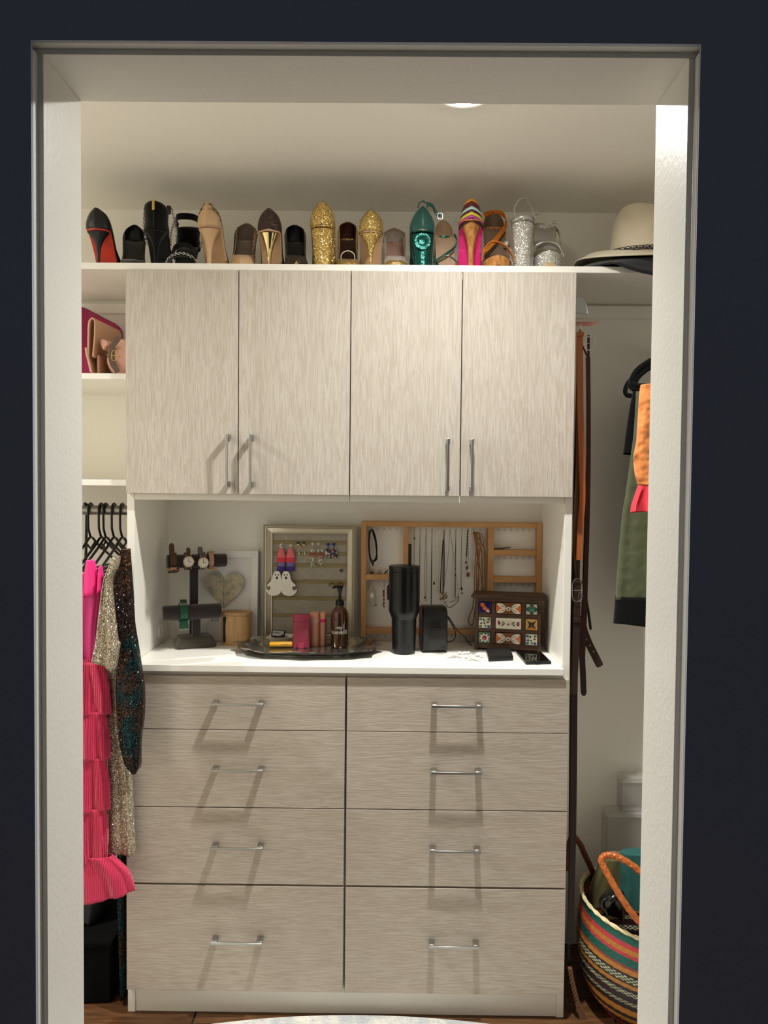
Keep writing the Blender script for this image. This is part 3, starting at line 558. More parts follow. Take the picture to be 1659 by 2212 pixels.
for i in range(12):
    s = i/11; r = lerp(.084, .207, s); row = []
    for a in [2*pi*k/64 for k in range(64)]:
        x, y = hx_+r*math.cos(a), hy_+lerp(.0915, .198, s)*math.sin(a); z = base_z(a)-.017-abs(math.cos(a))**1.5*(.030*s**1.5-.008*math.sin(pi*s))-s*.030*max(0, -math.sin(a))**1.6-.012*s*max(0, math.sin(a))
        row.append((x, y, max(z, SZ+.0030)-1.1*max(0, -.012-y)))
    rows.append(row)
G().loft(rows, cap=False).obj('brim', blackfelt, t, solid=.004, soff=0)
# ================================================================ left side: bags, rod, hangers, dresses
magenta = mat('magenta_suede', (138, 24, 72), .9, sheen=.4, bump=.1, bscale=300)
beige_l = mat('beige_quilted_leather', (200, 158, 128), .6, bump=.25, bscale=130)
blush = mat('blush_patent_leather', (214, 164, 146), .22, spec=.6, coat=.3)
taupe_strap = mat('taupe_strap', (92, 74, 60), .5)
sz1 = z1+.0004
t = thing('clutch_bag', 'magenta suede clutch leaning behind the folded beige clutch', 'bag', (-.16, .26, sz1))
poly = [(q[0], q[2]) for q in [(-0.2620,0.2500,1.9956),(-0.2029,0.2500,1.9743),(-0.1452,0.2500,1.9447),(-0.1163,0.2500,1.9300),(-0.1039,0.2500,1.9178),(-0.0998,0.2500,1.9042)]]; poly = poly + [(poly[-1][0], sz1), (poly[0][0], sz1)]
G().prism(poly, .262, .288).obj('body', magenta, t, bev=.004)
G().prism([(x+.0, z-.004) for x, z in poly[:6]]+[(poly[5][0]-.004, poly[5][1]-.02), (poly[0][0], poly[0][1]-.045)], .258, .262).obj('flap', magenta, t, bev=.0015)
t = thing('clutch_bag', 'beige quilted clutch folded over, end on, beside the pink bag', 'bag', (-.11, .1, sz1))
def folded(x0, zt, zb, y0, y1, w, dx):
    """hairpin fold seen end on, run back along y"""
    prof = [(x0-w, zb), (x0-w*.9, zt-.028), (x0-w*.75, zt-.010), (x0-w*.3, zt-.001), (x0+w*.1, zt-.004), (x0+w*.35, zt-.014), (x0+w*.30, zt-.05), (x0, zb)]
    inner = [(x0-.0045, zb+.004), (x0+w*.30-.0045, zt-.05), (x0+w*.33-.0045, zt-.016), (x0+w*.04, zt-.0085), (x0-w*.3, zt-.006), (x0-w*.70+.003, zt-.013), (x0-w*.9+.004, zt-.03), (x0-w+.004, zb+.004)]
    P = prof+inner; g = G(); n = 6
    rings = [[(x+dx*k/n, y0+(y1-y0)*k/n, z+.004*k/n) for x, z in P] for k in range(n+1)]
    return g.loft(rings)
pz = (-0.1042,0.0400,1.9034)[2]; pb = (-0.1083,0.0400,1.7929)[2]
folded(-.099, pz, pb, .045, .235, .018, .004).obj('flap', beige_l, t, bev=.0012)
q0 = [(-0.1209,0.0500,1.8194),(-0.1184,0.0500,1.7994),(-0.1122,0.0500,1.7770),(-0.1072,0.0500,1.7533)]; lw = [(x, z) for x, y, z in q0]
G().loft([[(x+o+.004*k/4, .04+.19*k/4, max(sz1, z)) for x, z in lw for o in (0,)]+[(x+.004+.004*k/4, .04+.19*k/4, max(sz1, z)) for x, z in reversed(lw)] for k in range(5)]).obj('lower_flap', beige_l, t)
G().box(-.096, -.0885, .06, .23, sz1, pb+.01).obj('body', beige_l, t, bev=.002)
t = thing('shoulder_bag', 'blush pink patent bag with taupe buckle strap beside the cabinet panel', 'bag', (-.05, .12, sz1))
c = (-0.0382,0.1100,1.8102); bc = (c[0]+.008, .12, sz1+.052)
rows = []
for k in range(13):
    s = k/12; zz = sz1+.104*s; r = .05*(1-abs(2*s-.95)**2.6*.55)*(1-.12*(1 if 5 < k < 8 else 0))
    rows.append([(min(-.0035, bc[0]-.008+r*.82*math.copysign(abs(math.cos(a))**.75, math.cos(a))), bc[1]+.075*(.65+.35*math.sin(pi*s))*math.copysign(abs(math.sin(a))**.7, math.sin(a)), zz) for a in [2*pi*j/28 for j in range(28)]])
body = G().loft(rows).obj('body', blush, t, sub=1)
fl_ = [(-0.0849,0.0550,1.8331),(-0.0849,0.0550,1.8443),(-0.0773,0.0550,1.8469),(-0.0660,0.0550,1.8395),(-0.0610,0.0550,1.8308),(-0.0698,0.0550,1.8232),(-0.0749,0.0550,1.8144),(-0.0812,0.0550,1.8206)]
G().loft([[(x, y, z) for x, y, z in fl_], [(x+.01, y+.06, z) for x, y, z in fl_]]).obj('side_tab', blush, t, bev=.003)
sp = [(-0.0290,0.0430,1.8488),(-0.0378,0.0430,1.8363),(-0.0466,0.0430,1.8237),(-0.0504,0.0430,1.8088),(-0.0504,0.0430,1.7889),(-0.0454,0.0430,1.7740),(-0.0367,0.0430,1.7616),(-0.0329,0.0430,1.7541)]
G().ribbon(cr(sp, 4), .0135, .004, (1, 0, 0)).obj('strap', taupe_strap, t)
b = (-0.0404,0.0360,1.7977); buckle(t, (b[0]-t.location[0], b[1]-t.location[1], b[2]-t.location[2]), .010, .022, gold)
g = G(); [g.ball(q, .0022, 6) for q in ((-0.0630,0.0500,1.8024), (-0.0289,0.0460,1.7958))]; g.obj('stud', gold, t)
# rod
RY, RZ = .17, 1.3757
t = thing('clothes_rod', 'metal hanging rod under the left shelves', 'rod', (-.3, RY, RZ-.014))
G().tube([(-.62, RY, RZ), (-.0105, RY, RZ)], .0138, 20).obj('pole', mat('satin_aluminium', (150, 148, 140), .35, .9), t)
G().lathe([(.001, 0), (.026, 0), (.026, .004), (.020, .009), (.001, .009)], 24).xf(Matrix.Translation((-.0012, RY, RZ)) @ Matrix.Rotation(-pi/2, 4, 'Y')).obj('flange', white_melamine, t)
hang_blk = mat('black_hanger_plastic', (11, 11, 12), .32, spec=.5)
def hanger(x, label, half=.184, tilt=0):
    t = thing('clothes_hanger', label, 'hanger', (x, RY, RZ-.19), tilt, 'black hangers on the left rod'); g = G(); zc = .19; r = .0192
    hook = [(0, r*math.cos(a), zc+r*math.sin(a)) for a in [lerp(-.45, pi, k/10) for k in range(11)]] + [(0, -r, zc-.03), (0, -r*.95, zc-.052), (0, -r*.3, zc-.072), (0, 0, zc-.078)]
    g.tube(hook, .0034, 8); g.obj('hook', hang_blk, t, True)
    arm = [(0, 0, zc-.078), (0, -.05, zc-.100), (0, -half*.75, zc-.138), (0, -half, zc-.158), (0, -half-.004, zc-.166), (0, -half+.006, zc-.172), (0, 0, zc-.170), (0, half-.006, zc-.172), (0, half+.004, zc-.166), (0, half, zc-.158), (0, half*.75, zc-.138), (0, .05, zc-.100)]
    G().tube(cr(arm, 3, True), .0036, 8, True).obj('shoulder_bar', hang_blk, t, True)
    G().tube([(0, -.035, zc-.093), (0, 0, zc-.112), (0, .035, zc-.093)], .003, 6).obj('brace', hang_blk, t, True)
    return t
hxs = [(-0.1563,0.1500,1.3653)[0], (-0.1257,0.1500,1.3656)[0], (-0.1124,0.1500,1.3657)[0], (-0.0885,0.1500,1.3659)[0], (-0.0646,0.1500,1.3662)[0]]
for x, l in zip(hxs, ('black plastic hanger at the far left of the rod', 'black hanger holding the pink tiered dress', 'black hanger between the pink and silver dresses', 'black hanger holding the silver sequin dress', 'black hanger holding the dark sequin dress, by the panel')): hanger(x, l, tilt=0)
silver_seq = glitter('silver_sequins', [(186, 172, 148), (208, 196, 172), (150, 136, 114), (222, 212, 192), (176, 162, 138), (120, 106, 88)], 520, .28, .55, 1.2)
dark_seq = glitter('dark_sequins', [(26, 20, 18), (40, 28, 24), (16, 14, 14), (66, 42, 34), (22, 18, 18), (52, 36, 30), (30, 24, 22)], 480, .2, .6, 1.3,
                   patch=[[(8, 50, 54), (6, 34, 40), (14, 70, 72), (5, 24, 28), (10, 12, 14)], [(120, 74, 40), (30, 22, 20), (24, 20, 20), (72, 48, 32), (20, 16, 16), (36, 28, 26)]], pscale=9)
def garment(nm, m, parent, L, R, depth, amp=.004, k=9, m_rows=40, pw=.7, seed=0, cap=False, solid=.0015, hemamp=1.0):
    L2 = cr(L, max(2, m_rows//len(L))); R2 = cr(R, max(2, m_rows//len(R))); n = 56; rows = []; M = min(len(L2), len(R2))
    rnd = random.Random(seed); ph = [rnd.uniform(0, 6) for _ in range(4)]
    for i in range(M):
        a, b = L2[i], R2[i]; s = i/(M-1); hw = abs(b.x-a.x)/2; cx = (a.x+b.x)/2; yf = a.y; d = depth(s) if callable(depth) else depth; rr = []
        for j in range(n):
            th = 2*pi*j/n; ca, sa = math.cos(th), math.sin(th)
            f = 1+0*s; off = amp*(.3+.7*s)*hemamp*(math.sin(k*th+ph[0]+2*s)+.5*math.sin(2.3*k*th+ph[1]))
            x = cx+hw*math.copysign(abs(ca)**pw, ca); y = yf+d/2-(d/2)*math.copysign(abs(sa)**pw, sa)
            if -.003 < x < .2 and y > -.005: x = -.003
            rr.append((x+off*ca*.35*min(1, hw/.02), y-off*sa*1.2, lerp(a.z, b.z, (ca+1)/2)+.002*math.sin(3*th+ph[2])*s))
        rows.append(rr)
    return G().loft(rows, cap=cap).obj(nm, m, parent, solid=solid if not cap else 0, angle=80)
# silver sequin dress
t = thing('dress', 'silver beige sequin dress with a flared sleeve', 'dress', (-.12, .1, .55), 0, 'dresses on the left rod')
garment('bodice', silver_seq, t, [(-0.0102,-0.0520,1.2507),(-0.0224,-0.0520,1.2167),(-0.0322,-0.0520,1.1438),(-0.0398,-0.0520,1.0221),(-0.0412,-0.0520,0.9489),(-0.0403,-0.0520,0.8387),(-0.0393,-0.0520,0.7281),(-0.0395,-0.0520,0.6542),(-0.0410,-0.0520,0.5553),(-0.0411,-0.0520,0.5119),(-0.0412,-0.0520,0.4834)], [(-0.0029,-0.0520,1.2508),(0.0018,-0.0520,1.2170),(0.0017,-0.0520,1.1442),(-0.0058,-0.0520,1.0225),(-0.0084,-0.0520,0.9492),(0.0024,-0.0520,0.8392),(0.0204,-0.0520,0.7288),(0.0301,-0.0520,0.6550),(0.0348,-0.0520,0.5562),(0.0372,-0.0520,0.5005),(0.0384,-0.0520,0.4645)], .044, .003, 7, 48, seed=2)
garment('sleeve', silver_seq, t, [(0.0242,-0.1580,1.2705),(0.0103,-0.1580,1.2406),(-0.0012,-0.1580,1.2037),(-0.0117,-0.1580,1.1369),(-0.0211,-0.1580,1.0677),(-0.0304,-0.1580,1.0214),(-0.0328,-0.1580,1.0121)], [(0.0345,-0.1580,1.2718),(0.0321,-0.1580,1.2500),(0.0160,-0.1580,1.2119),(0.0204,-0.1580,1.1373),(0.0283,-0.1580,1.0624),(0.0329,-0.1580,1.0475),(0.0236,-0.1580,0.9850)], .032, .004, 5, 36, seed=4)
# dark multicolour sequin dress
t = thing('dress', 'dark sequin dress with teal, copper and black patches', 'dress', (-.06, .1, .05), 0, 'dresses on the left rod')
garment('body', dark_seq, t, [(-0.0379,0.0400,1.2378),(-0.0507,0.0400,1.1806),(-0.0435,0.0400,1.0027),(-0.0388,0.0400,0.8110),(-0.0444,0.0400,0.5534),(-0.0486,0.0400,0.3588),(-0.0439,0.0400,0.1631),(-0.0378,0.0400,0.0189)], [(-0.0227,0.0400,1.2379),(-0.0178,0.0400,1.1810),(-0.0168,0.0400,1.0030),(-0.0158,0.0400,0.8112),(-0.0150,0.0400,0.5537),(-0.0153,0.0400,0.3592),(-0.0143,0.0400,0.1635),(-0.0146,0.0400,0.0127)], .26, .003, 6, 44, seed=5)
garment('sleeve', dark_seq, t, [(0.0253,-0.1120,1.2851),(0.0041,-0.1120,1.2356),(-0.0043,-0.1120,1.1649),(-0.0009,-0.1120,1.0942),(0.0072,-0.1120,1.0352),(0.0106,-0.1120,0.9761),(0.0105,-0.1120,0.9168),(0.0127,-0.1120,0.8455),(0.0173,-0.1120,0.7979),(0.0291,-0.1120,0.7443),(0.0432,-0.1120,0.7194),(0.0550,-0.1120,0.7100)], [(0.0394,-0.1120,1.2852),(0.0440,-0.1120,1.2360),(0.0498,-0.1120,1.1655),(0.0532,-0.1120,1.0948),(0.0625,-0.1120,1.0358),(0.0719,-0.1120,0.9768),(0.0801,-0.1120,0.9176),(0.0788,-0.1120,0.8462),(0.0717,-0.1120,0.7985),(0.0693,-0.1120,0.7508),(0.0681,-0.1120,0.7269),(0.0621,-0.1120,0.7101)], .052, .004, 5, 48, seed=6, cap=True)
# pink tiered dress
def pleated(name, col, c2):
    m = mat(name, col, .75, sheen=.3); N = m.node_tree.nodes; L = m.node_tree.links; b = N['Principled BSDF']
    tc = N.new('ShaderNodeTexCoord'); w = N.new('ShaderNodeTexWave'); w.bands_direction = 'X'; w.inputs['Scale'].default_value = 62; w.inputs['Distortion'].default_value = 1.2; w.inputs['Detail'].default_value = 1
    L.new(tc.outputs['Object'], w.inputs['Vector']); bp = N.new('ShaderNodeBump'); bp.inputs['Strength'].default_value = .8; bp.inputs['Distance'].default_value = .003; L.new(w.outputs[0], bp.inputs['Height']); L.new(bp.outputs[0], b.inputs['Normal'])
    mx = N.new('ShaderNodeMixRGB'); mx.inputs[1].default_value = lin(c2); mx.inputs[2].default_value = lin(col); L.new(w.outputs[0], mx.inputs[0]); L.new(mx.outputs[0], b.inputs['Base Color']); return m
pinkp = pleated('coral_pink_pleats', (232, 44, 96), (206, 28, 78)); satin = mat('shaded_pink_satin', (196, 30, 112), .4, sheen=.2); hotp = mat('hot_pink_satin', (248, 52, 142), .4)  # bodice satin: its shade is painted in as a deeper magenta
t = thing('dress', 'bright pink dress with five pleated ruffle tiers', 'dress', (-.17, .1, .2), 0, 'dresses on the left rod')
garment('bodice', satin, t, [(-0.0998,-0.0520,1.2159),(-0.1085,-0.0520,1.1552),(-0.1173,-0.0520,1.0822),(-0.1272,-0.0520,1.0212),(-0.1372,-0.0520,0.9661)], [(-0.0417,-0.0520,1.2165),(-0.0443,-0.0520,1.1559),(-0.0518,-0.0520,1.0829),(-0.0519,-0.0520,1.0220),(-0.0472,-0.0520,0.9671)], .020, .004, 5, 24, seed=8)
garment('shoulder_strap', hotp, t, [(-0.0781,-0.0700,1.2530),(-0.0830,-0.0700,1.2181),(-0.0856,-0.0700,1.1556)], [(-0.0589,-0.0700,1.2556),(-0.0518,-0.0700,1.2281),(-0.0544,-0.0700,1.1644)], .016, .001, 3, 12, seed=9)
garment('shoulder_strap', hotp, t, [(-0.0458,-0.0700,1.2353),(-0.0482,-0.0700,1.2065),(-0.0508,-0.0700,1.1644)], [(-0.0386,-0.0700,1.2402),(-0.0350,-0.0700,1.2186),(-0.0363,-0.0700,1.1766)], .016, .001, 3, 12, seed=10)
tiers = [(1425, 1550, 205, 232, 1546), (1535, 1650, 222, 231, 1643), (1636, 1762, 224, 231, 1754), (1746, 1872, 222, 219, 1868), (1848, 1968, 236, 286, 1934)]
TB = {0: [(-0.1336,-0.1000,0.9931),(-0.1435,-0.1000,0.9118),(-0.1532,-0.1000,0.8519)], 1: [(-0.1389,-0.1000,0.8640),(-0.1464,-0.1000,0.7920),(-0.1562,-0.1000,0.7342)], 2: [(-0.1395,-0.1000,0.7440),(-0.1493,-0.1000,0.6717),(-0.1592,-0.1000,0.5992)], 3: [(-0.1401,-0.1000,0.6115),(-0.1499,-0.1000,0.5389),(-0.1599,-0.1000,0.4661)], 4: [(-0.1406,-0.1000,0.4845),(-0.1481,-0.1000,0.4176),(-0.1604,-0.1000,0.3469)]}
TR = {0: [(-0.0268,-0.1000,0.9942),(-0.0116,-0.1000,0.9252),(-0.0094,-0.1000,0.8583)], 1: [(-0.0224,-0.1000,0.8653),(-0.0142,-0.1000,0.8055),(-0.0132,-0.1000,0.7407)], 2: [(-0.0227,-0.1000,0.7454),(-0.0145,-0.1000,0.6854),(-0.0135,-0.1000,0.6058)], 3: [(-0.0207,-0.1000,0.6130),(-0.0160,-0.1000,0.5526),(-0.0234,-0.1000,0.4702)], 4: [(-0.0066,-0.1000,0.4862),(0.0363,-0.1000,0.4443),(0.0542,-0.1000,0.3935)]}
for k in range(5):
    garment('ruffle', pinkp, t, TB[k], TR[k], (lambda q, k=k: .038+.010*q), .006, 9, 18, pw=.85, seed=20+k)
t = thing('garment', 'charcoal knit garment hem hanging behind the pink ruffles', 'garment', (-.2, .2, .2), 0)
garment('body', mat('charcoal_knit', (54, 54, 56), .95, bump=.3, bscale=300), t, [(-0.2001,0.1200,0.5846),(-0.2039,0.1200,0.3155),(-0.2069,0.1200,0.2343),(-0.2071,0.1200,0.1828)], [(-0.1126,0.1200,0.5857),(-0.1106,0.1200,0.3167),(-0.1162,0.1200,0.2355),(-0.1270,0.1200,0.1839)], .16, .003, 5, 20, seed=31)
G().tube([((-0.1721,0.1200,1.0110)[0], RY+.0185*math.sin(a), RZ+.0185*math.cos(a)) for a in [pi*k/9-.3 for k in range(9)]]+[((-0.1721,0.1200,1.0110)[0], RY, 1.18), ((-0.1550,0.1200,0.5985)[0], .2, (-0.1550,0.1200,0.5852)[2])], .004, 6).obj('hanging_loop', mat('charcoal_knit', (54, 54, 56), .95), t)
t = thing('storage_bin', 'black fabric bin on the floor under the dresses', 'storage bin', (-.2, .2, 0), 0)
blackfab = mat('black_fabric', (8, 8, 9), .9, spec=.15)
G().prism([(-.34, .03), (-.056, .052), (-.056, .33), (-.34, .33)], .0005, .165, 'z').obj('body', blackfab, t, bev=.008)
G().prism([(-.343, .026), (-.053, .048), (-.053, .334), (-.343, .334)], .160, .178, 'z').obj('lid', blackfab, t, bev=.004)

# ================================================================ right side: belts
BX = W+.0012
t = thing('belt_rack', 'sliding belt rack with grey end cap on the cabinet side', 'belt rack', (BX+.012, .12, 1.90), 0)
capm = mat('grey_plastic_cap', (178, 186, 184), .35, spec=.5)
pf = [(q[0], q[2]) for q in [(1.2116,0.0500,1.9671),(1.2192,0.0500,1.9659),(1.2267,0.0500,1.9597),(1.2332,0.0500,1.9474),(1.2373,0.0500,1.9301),(1.2387,0.0500,1.9214),(1.2274,0.0500,1.9213),(1.2124,0.0500,1.9237)]]; pf[0] = (BX+.0005, pf[0][1]); pf[-1] = (BX+.0005, pf[-1][1])
G().prism(pf, .046, .052).obj('end_cap', capm, t, bev=.0015)
zr0, zr1 = pf[-1][1]+.006, pf[0][1]-.006
G().box(BX, BX+.010, .0525, .33, zr0, zr1).obj('rail', black_plastic, t, bev=.001)
pr = [(q[0], q[2]) for q in [(1.2152,0.0600,1.9047),(1.2641,0.0600,1.9076),(1.2530,0.0600,1.8938),(1.2179,0.0600,1.8935)]]
for k in range(4):
    f0 = k/4; zz = lerp(pr[0][1], pr[3][1], f0); xr = lerp(pr[1][0], pr[2][0], f0)
    G().tube(cr([(BX+.0004, .064, zz-.001), (xr-.006, .064, zz-.001), (xr, .062, zz+.0022)], 3), .0012, 6).obj('rod', mat('rose_metal', (196, 130, 122), .35, .7), t)
G().box(BX, BX+.005, .066, .30, pr[2][1]+.001, pr[0][1]-.001).obj('hook_rail', black_plastic, t, bev=.001)
G().box(BX, BX+.006, .10, .14, pr[0][1]-.002, zr0+.002).obj('bracket', black_plastic, t)
hk = []
for k, (u, y) in enumerate(((1252, .055), (1258, .085), (1263, .12), (1268, .15), (1274, .18), (1278, .21))):
    x = interp([(1252, (1.2181,0.0600,1.8848)[0]), (1278, (1.2507,0.0600,1.8851)[0])], u)+.0; zt_ = pr[2][1]
    G().tube(cr([(x, y, zt_+.002), (x, y, zt_-.006), (x+.0012, y-.006, zt_-.016), (x, y-.011, zt_-.012), (x, y-.011, zt_-.004)], 4), .0010, 6).obj('hook', chrome, t); hk.append((x, y-.004, zt_-.016))
def leather(n, c): return mat(n, c, .45, spec=.45, bump=.15, bscale=200)
tan_b = leather('tan_belt_leather', (170, 94, 48)); grey_b = leather('taupe_belt_leather', (120, 86, 62)); red_b = leather('oxblood_belt_leather', (76, 34, 24)); dk_b = leather('dark_brown_belt_leather', (50, 30, 22)); bl_b = leather('black_belt_leather', (14, 13, 13)); mid_b = leather('brown_belt_leather', (62, 40, 28))
def belt(label, pts, w, m, th=.0032, up=(1, 0, 0), hole=None, bk=None, tip=False, loop=None, hook=None):
    P = cr(pts, 8); n = len(P); ws = [w]*n
    if tip: ws[-1] = w*.45; ws[-2] = w*.85
    t = thing('belt', label, 'belt', (P[0].x, P[0].y, min(p.z for p in P)), 0, 'belts hanging from the rack')
    G().ribbon(P, ws, th, up).obj('strap', m, t, bev=.0006)
    if hole:
        g = G()
        for p in hole: g.ball((p[0], p[1]-th*.55, p[2]), .0022, 6, sy=.35)
        g.obj('eyelet', mat('pale_eyelet', (200, 190, 170), .5), t)
    if bk:
        c, bw, bh = bk; buckle(t, (c[0]-t.location[0], c[1]-t.location[1], c[2]-t.location[2]), bw, bh, chrome)
    if loop:
        c = loop; G().box(c[0]-w*.56, c[0]+w*.56, c[1]-.005, c[1]+.002, c[2]-.006, c[2]+.006).obj('keeper', m, t, bev=.001)
    if hook is not None:
        h = hk[hook]; G().ribbon([P[0], ((P[0].x+h[0])/2, (P[0].y+h[1])/2, (P[0].z+h[2])/2), (h[0], h[1]-.001, h[2]+.001)], .005, .0016, (1, 0, 0)).obj('hanging_end', m, t)
    return t
belt('tan leather belt hanging nearest the cabinet side', [(1.2152,0.0450,1.8719),(1.2177,0.0450,1.7701),(1.2212,0.0450,1.6456),(1.2272,0.0450,1.5206),(1.2302,0.0450,1.4203),(1.2255,0.0450,1.3321),(1.2244,0.0450,1.2564)], .0165, tan_b, loop=(1.2155,0.0430,1.8665), hook=0)
belt('taupe leather belt hanging just below the tan one', [(1.2207,0.0700,1.8743),(1.2211,0.0700,1.7109),(1.2232,0.0700,1.5213),(1.2202,0.0700,1.4070),(1.2195,0.0700,1.3050),(1.2261,0.0700,1.2156),(1.2303,0.0700,1.1260)], .0135, grey_b, hook=1)
belt('oxblood belt with a silver buckle and rounded top loop', [(1.2598,0.1300,1.8193),(1.2629,0.1300,1.7184),(1.2665,0.1300,1.5235),(1.2668,0.1300,1.3668),(1.2655,0.1300,1.2224),(1.2639,0.1300,1.0906),(1.2617,0.1300,0.9980),(1.2589,0.1300,0.9317)], .0125, red_b, bk=((1.2617,0.1250,1.8572), .020, .030), hook=4)
t_ = COL.objects[-1]
belt('black belt in the shadow next to the cabinet edge', [(1.2280,0.1000,1.8777),(1.2257,0.1000,1.6506),(1.2238,0.1000,1.3934),(1.2266,0.1000,1.1603),(1.2325,0.1000,0.9778)], .011, bl_b)
belt('brown belt whose dark buckle hangs at counter height', [(1.2191,0.0350,1.2007),(1.2189,0.0350,1.1439),(1.2187,0.0350,1.0871),(1.2174,0.0350,1.0175),(1.2139,0.0350,0.9286),(1.2121,0.0350,0.8905)], .0185, dk_b, bk=((1.2166,0.0280,1.1764), .022, .050), loop=(1.2183,0.0340,1.0948))
G().tube(cr([(1.2207,0.0280,1.1576),(1.2283,0.0280,1.1501),(1.2293,0.0280,1.1652),(1.2230,0.0280,1.1702)], 4, True), .0012, 6, True).obj('ring', chrome, [o for o in COL.objects if o.name.startswith('belt') and o.type == 'EMPTY'][-1])
G().ribbon(cr([(1.2241,0.0550,1.1970),(1.2242,0.0550,1.3315),(1.2234,0.0550,1.5209),(1.2200,0.0550,1.7091),(1.2184,0.0550,1.8689)], 6), .004, .002, (1, 0, 0)).obj('hanging_end', dk_b, [o for o in COL.objects if o.name.startswith('belt') and o.type == 'EMPTY'][-1])
belt('wide dark belt tail with three pale holes pointing right', [(1.2613,0.1500,1.0739),(1.2685,0.1500,1.0419),(1.2824,0.1500,1.0073),(1.3016,0.1500,0.9701),(1.3168,0.1500,0.9409)], .0215, mid_b, up=(1, 0, .55), hole=[(1.2742,0.1500,1.0193),(1.2852,0.1500,1.0020),(1.2961,0.1500,0.9848)], tip=True)
G().ribbon(cr([(1.2619,0.1520,1.0708),(1.2651,0.1520,1.2598),(1.2682,0.1520,1.5242),(1.2672,0.1520,1.7211),(1.2656,0.1520,1.8856)], 6), .006, .002, (1, 0, 0)).obj('hanging_end', mid_b, [o for o in COL.objects if o.name.startswith('belt') and o.type == 'EMPTY'][-1])
belt('thin black belt tail ending above the wide holed belt', [(1.2762,0.1900,1.1755),(1.2838,0.1900,1.1241),(1.2914,0.1900,1.0808),(1.2975,0.1900,1.0388)], .0075, bl_b, up=(1, 0, .2), tip=True)
G().ribbon(cr([(1.2767,0.1920,1.1725),(1.2782,0.1920,1.3912),(1.2800,0.1920,1.6593),(1.2770,0.1920,1.8934)], 6), .005, .002, (1, 0, 0)).obj('hanging_end', bl_b, [o for o in COL.objects if o.name.startswith('belt') and o.type == 'EMPTY'][-1])
belt('long dark brown strap reaching down to the basket', [(1.2239,0.0830,1.8744),(1.2277,0.0830,1.5218),(1.2278,0.0830,1.0851),(1.2256,0.0750,0.8798),(1.2241,0.0600,0.6902),(1.2250,0.0600,0.4953),(1.2233,0.0600,0.2993),(1.2215,0.0600,0.1811)], .0165, leather('umber_belt_leather', (44, 24, 20)), hook=2)
belt('brown belt tail ending just below the counter level', [(1.2419,0.1100,1.0937),(1.2514,0.1100,1.0021),(1.2564,0.1100,0.9364),(1.2603,0.1100,0.8667)], .0165, dk_b, up=(1, 0, .1), tip=True)
G().ribbon(cr([(1.2425,0.1120,1.0907),(1.2396,0.1120,1.3932),(1.2377,0.1120,1.7161),(1.2361,0.1120,1.8776)], 6), .005, .002, (1, 0, 0)).obj('hanging_end', dk_b, [o for o in COL.objects if o.name.startswith('belt') and o.type == 'EMPTY'][-1])
t = thing('braided_belt', 'braided brown belt end hanging down beside the basket', 'belt', (1.2393,0.0200,0.0048), 0)
P = cr([(1.2116,0.0150,0.1436),(1.2186,0.0150,0.1050),(1.2282,0.0150,0.0664),(1.2362,0.0150,0.0380)], 10); g = G()
for s in range(3): g.tube([p+Vector((.0042*math.sin(i*.8+s*2.1), .003*math.cos(i*.8+s*2.1), 0)) for i, p in enumerate(P)], .0032, 6)
g.obj('braid', mat('braid_brown', (112, 76, 52), .7), t)
G().ribbon(cr([(1.2330,0.0130,0.0497),(1.2410,0.0130,0.0291),(1.2490,0.0130,0.0059),(1.2517,0.0130,-0.0031)], 4), [.012, .014, .016, .017, .017, .018, .018, .019, .019, .019, .018, .016, .012], .004, (1, 0, .2)).obj('leather_tip', mat('tip_brown', (120, 88, 64), .6), t)
G().ribbon(cr([(1.2129,0.0200,0.1379),(1.2195,0.0600,0.1468),(1.2238,0.0850,0.2325),(1.2255,0.0950,0.3467),(1.2247,0.1100,0.7382),(1.2249,0.1180,1.1316),(1.2284,0.1180,1.5228),(1.2311,0.1180,1.8787)], 6), .006, .002, (1, 0, 0)).obj('strap', bl_b, t)
# ---- hanging clothes on the right rod
RX, RRZ = 1.555, 1.8585
t = thing('clothes_rod', 'metal hanging rod running front to back on the right', 'rod', (RX, -.2, RRZ-.014))
G().tube([(RX, YB+.0125, RRZ), (RX, BACK-.0005, RRZ)], .0138, 20).obj('pole', mat('satin_aluminium', (150, 148, 140), .35, .9), t)
velvet = mat('black_velvet', (7, 7, 8), .95, spec=.1, sheen=.2)
def flat_hanger(y, label, half=.235, dz=0, rz=0, group='black velvet hangers on the right rod'):
    t = thing('velvet_hanger', label, 'hanger', (RX, y, RRZ-.16), rz, group); zc = .16
    hook = [(.018*math.cos(a), 0, zc+.018*math.sin(a)) for a in [lerp(-.4, pi, k/10) for k in range(11)]]+[(-.018, 0, zc-.01), (-.006, 0, zc-.03), (0, 0, zc-.045)]
    G().tube(hook, .002, 8).obj('hook', chrome, t, True)
    ring = [(-half*.30, -.056), (-half*.7, -.072), (-half*.92, -.100), (-half, -.128), (-half*.985, -.142), (-half*.9, -.146), (-half*.4, -.145), (half*.4, -.145), (half*.9, -.146), (half*.985, -.142), (half, -.128), (half*.92, -.100), (half*.7, -.072), (half*.30, -.056), (0, -.044)]
    G().tube([(p.x, 0, zc+p.y) for p in cr([(a, b, 0) for a, b in ring], 4, True)], .0038, 10, True, flat=1.75, up=(0, 1, 0)).obj('bar', velvet, t, True)
    return t
for y, l in ((-.09, 'black velvet hanger frontmost of those at right, rounded end pointing left'), (-.03, 'black velvet hanger second in the right row, behind the front one'), (.05, 'black velvet hanger third in the right row, deep in shadow'), (.12, 'black velvet hanger at the back of the right row')):
    flat_hanger(y, l, half=.238-.25*(y+.09) if y < 0 else .19, rz=jit(.03))
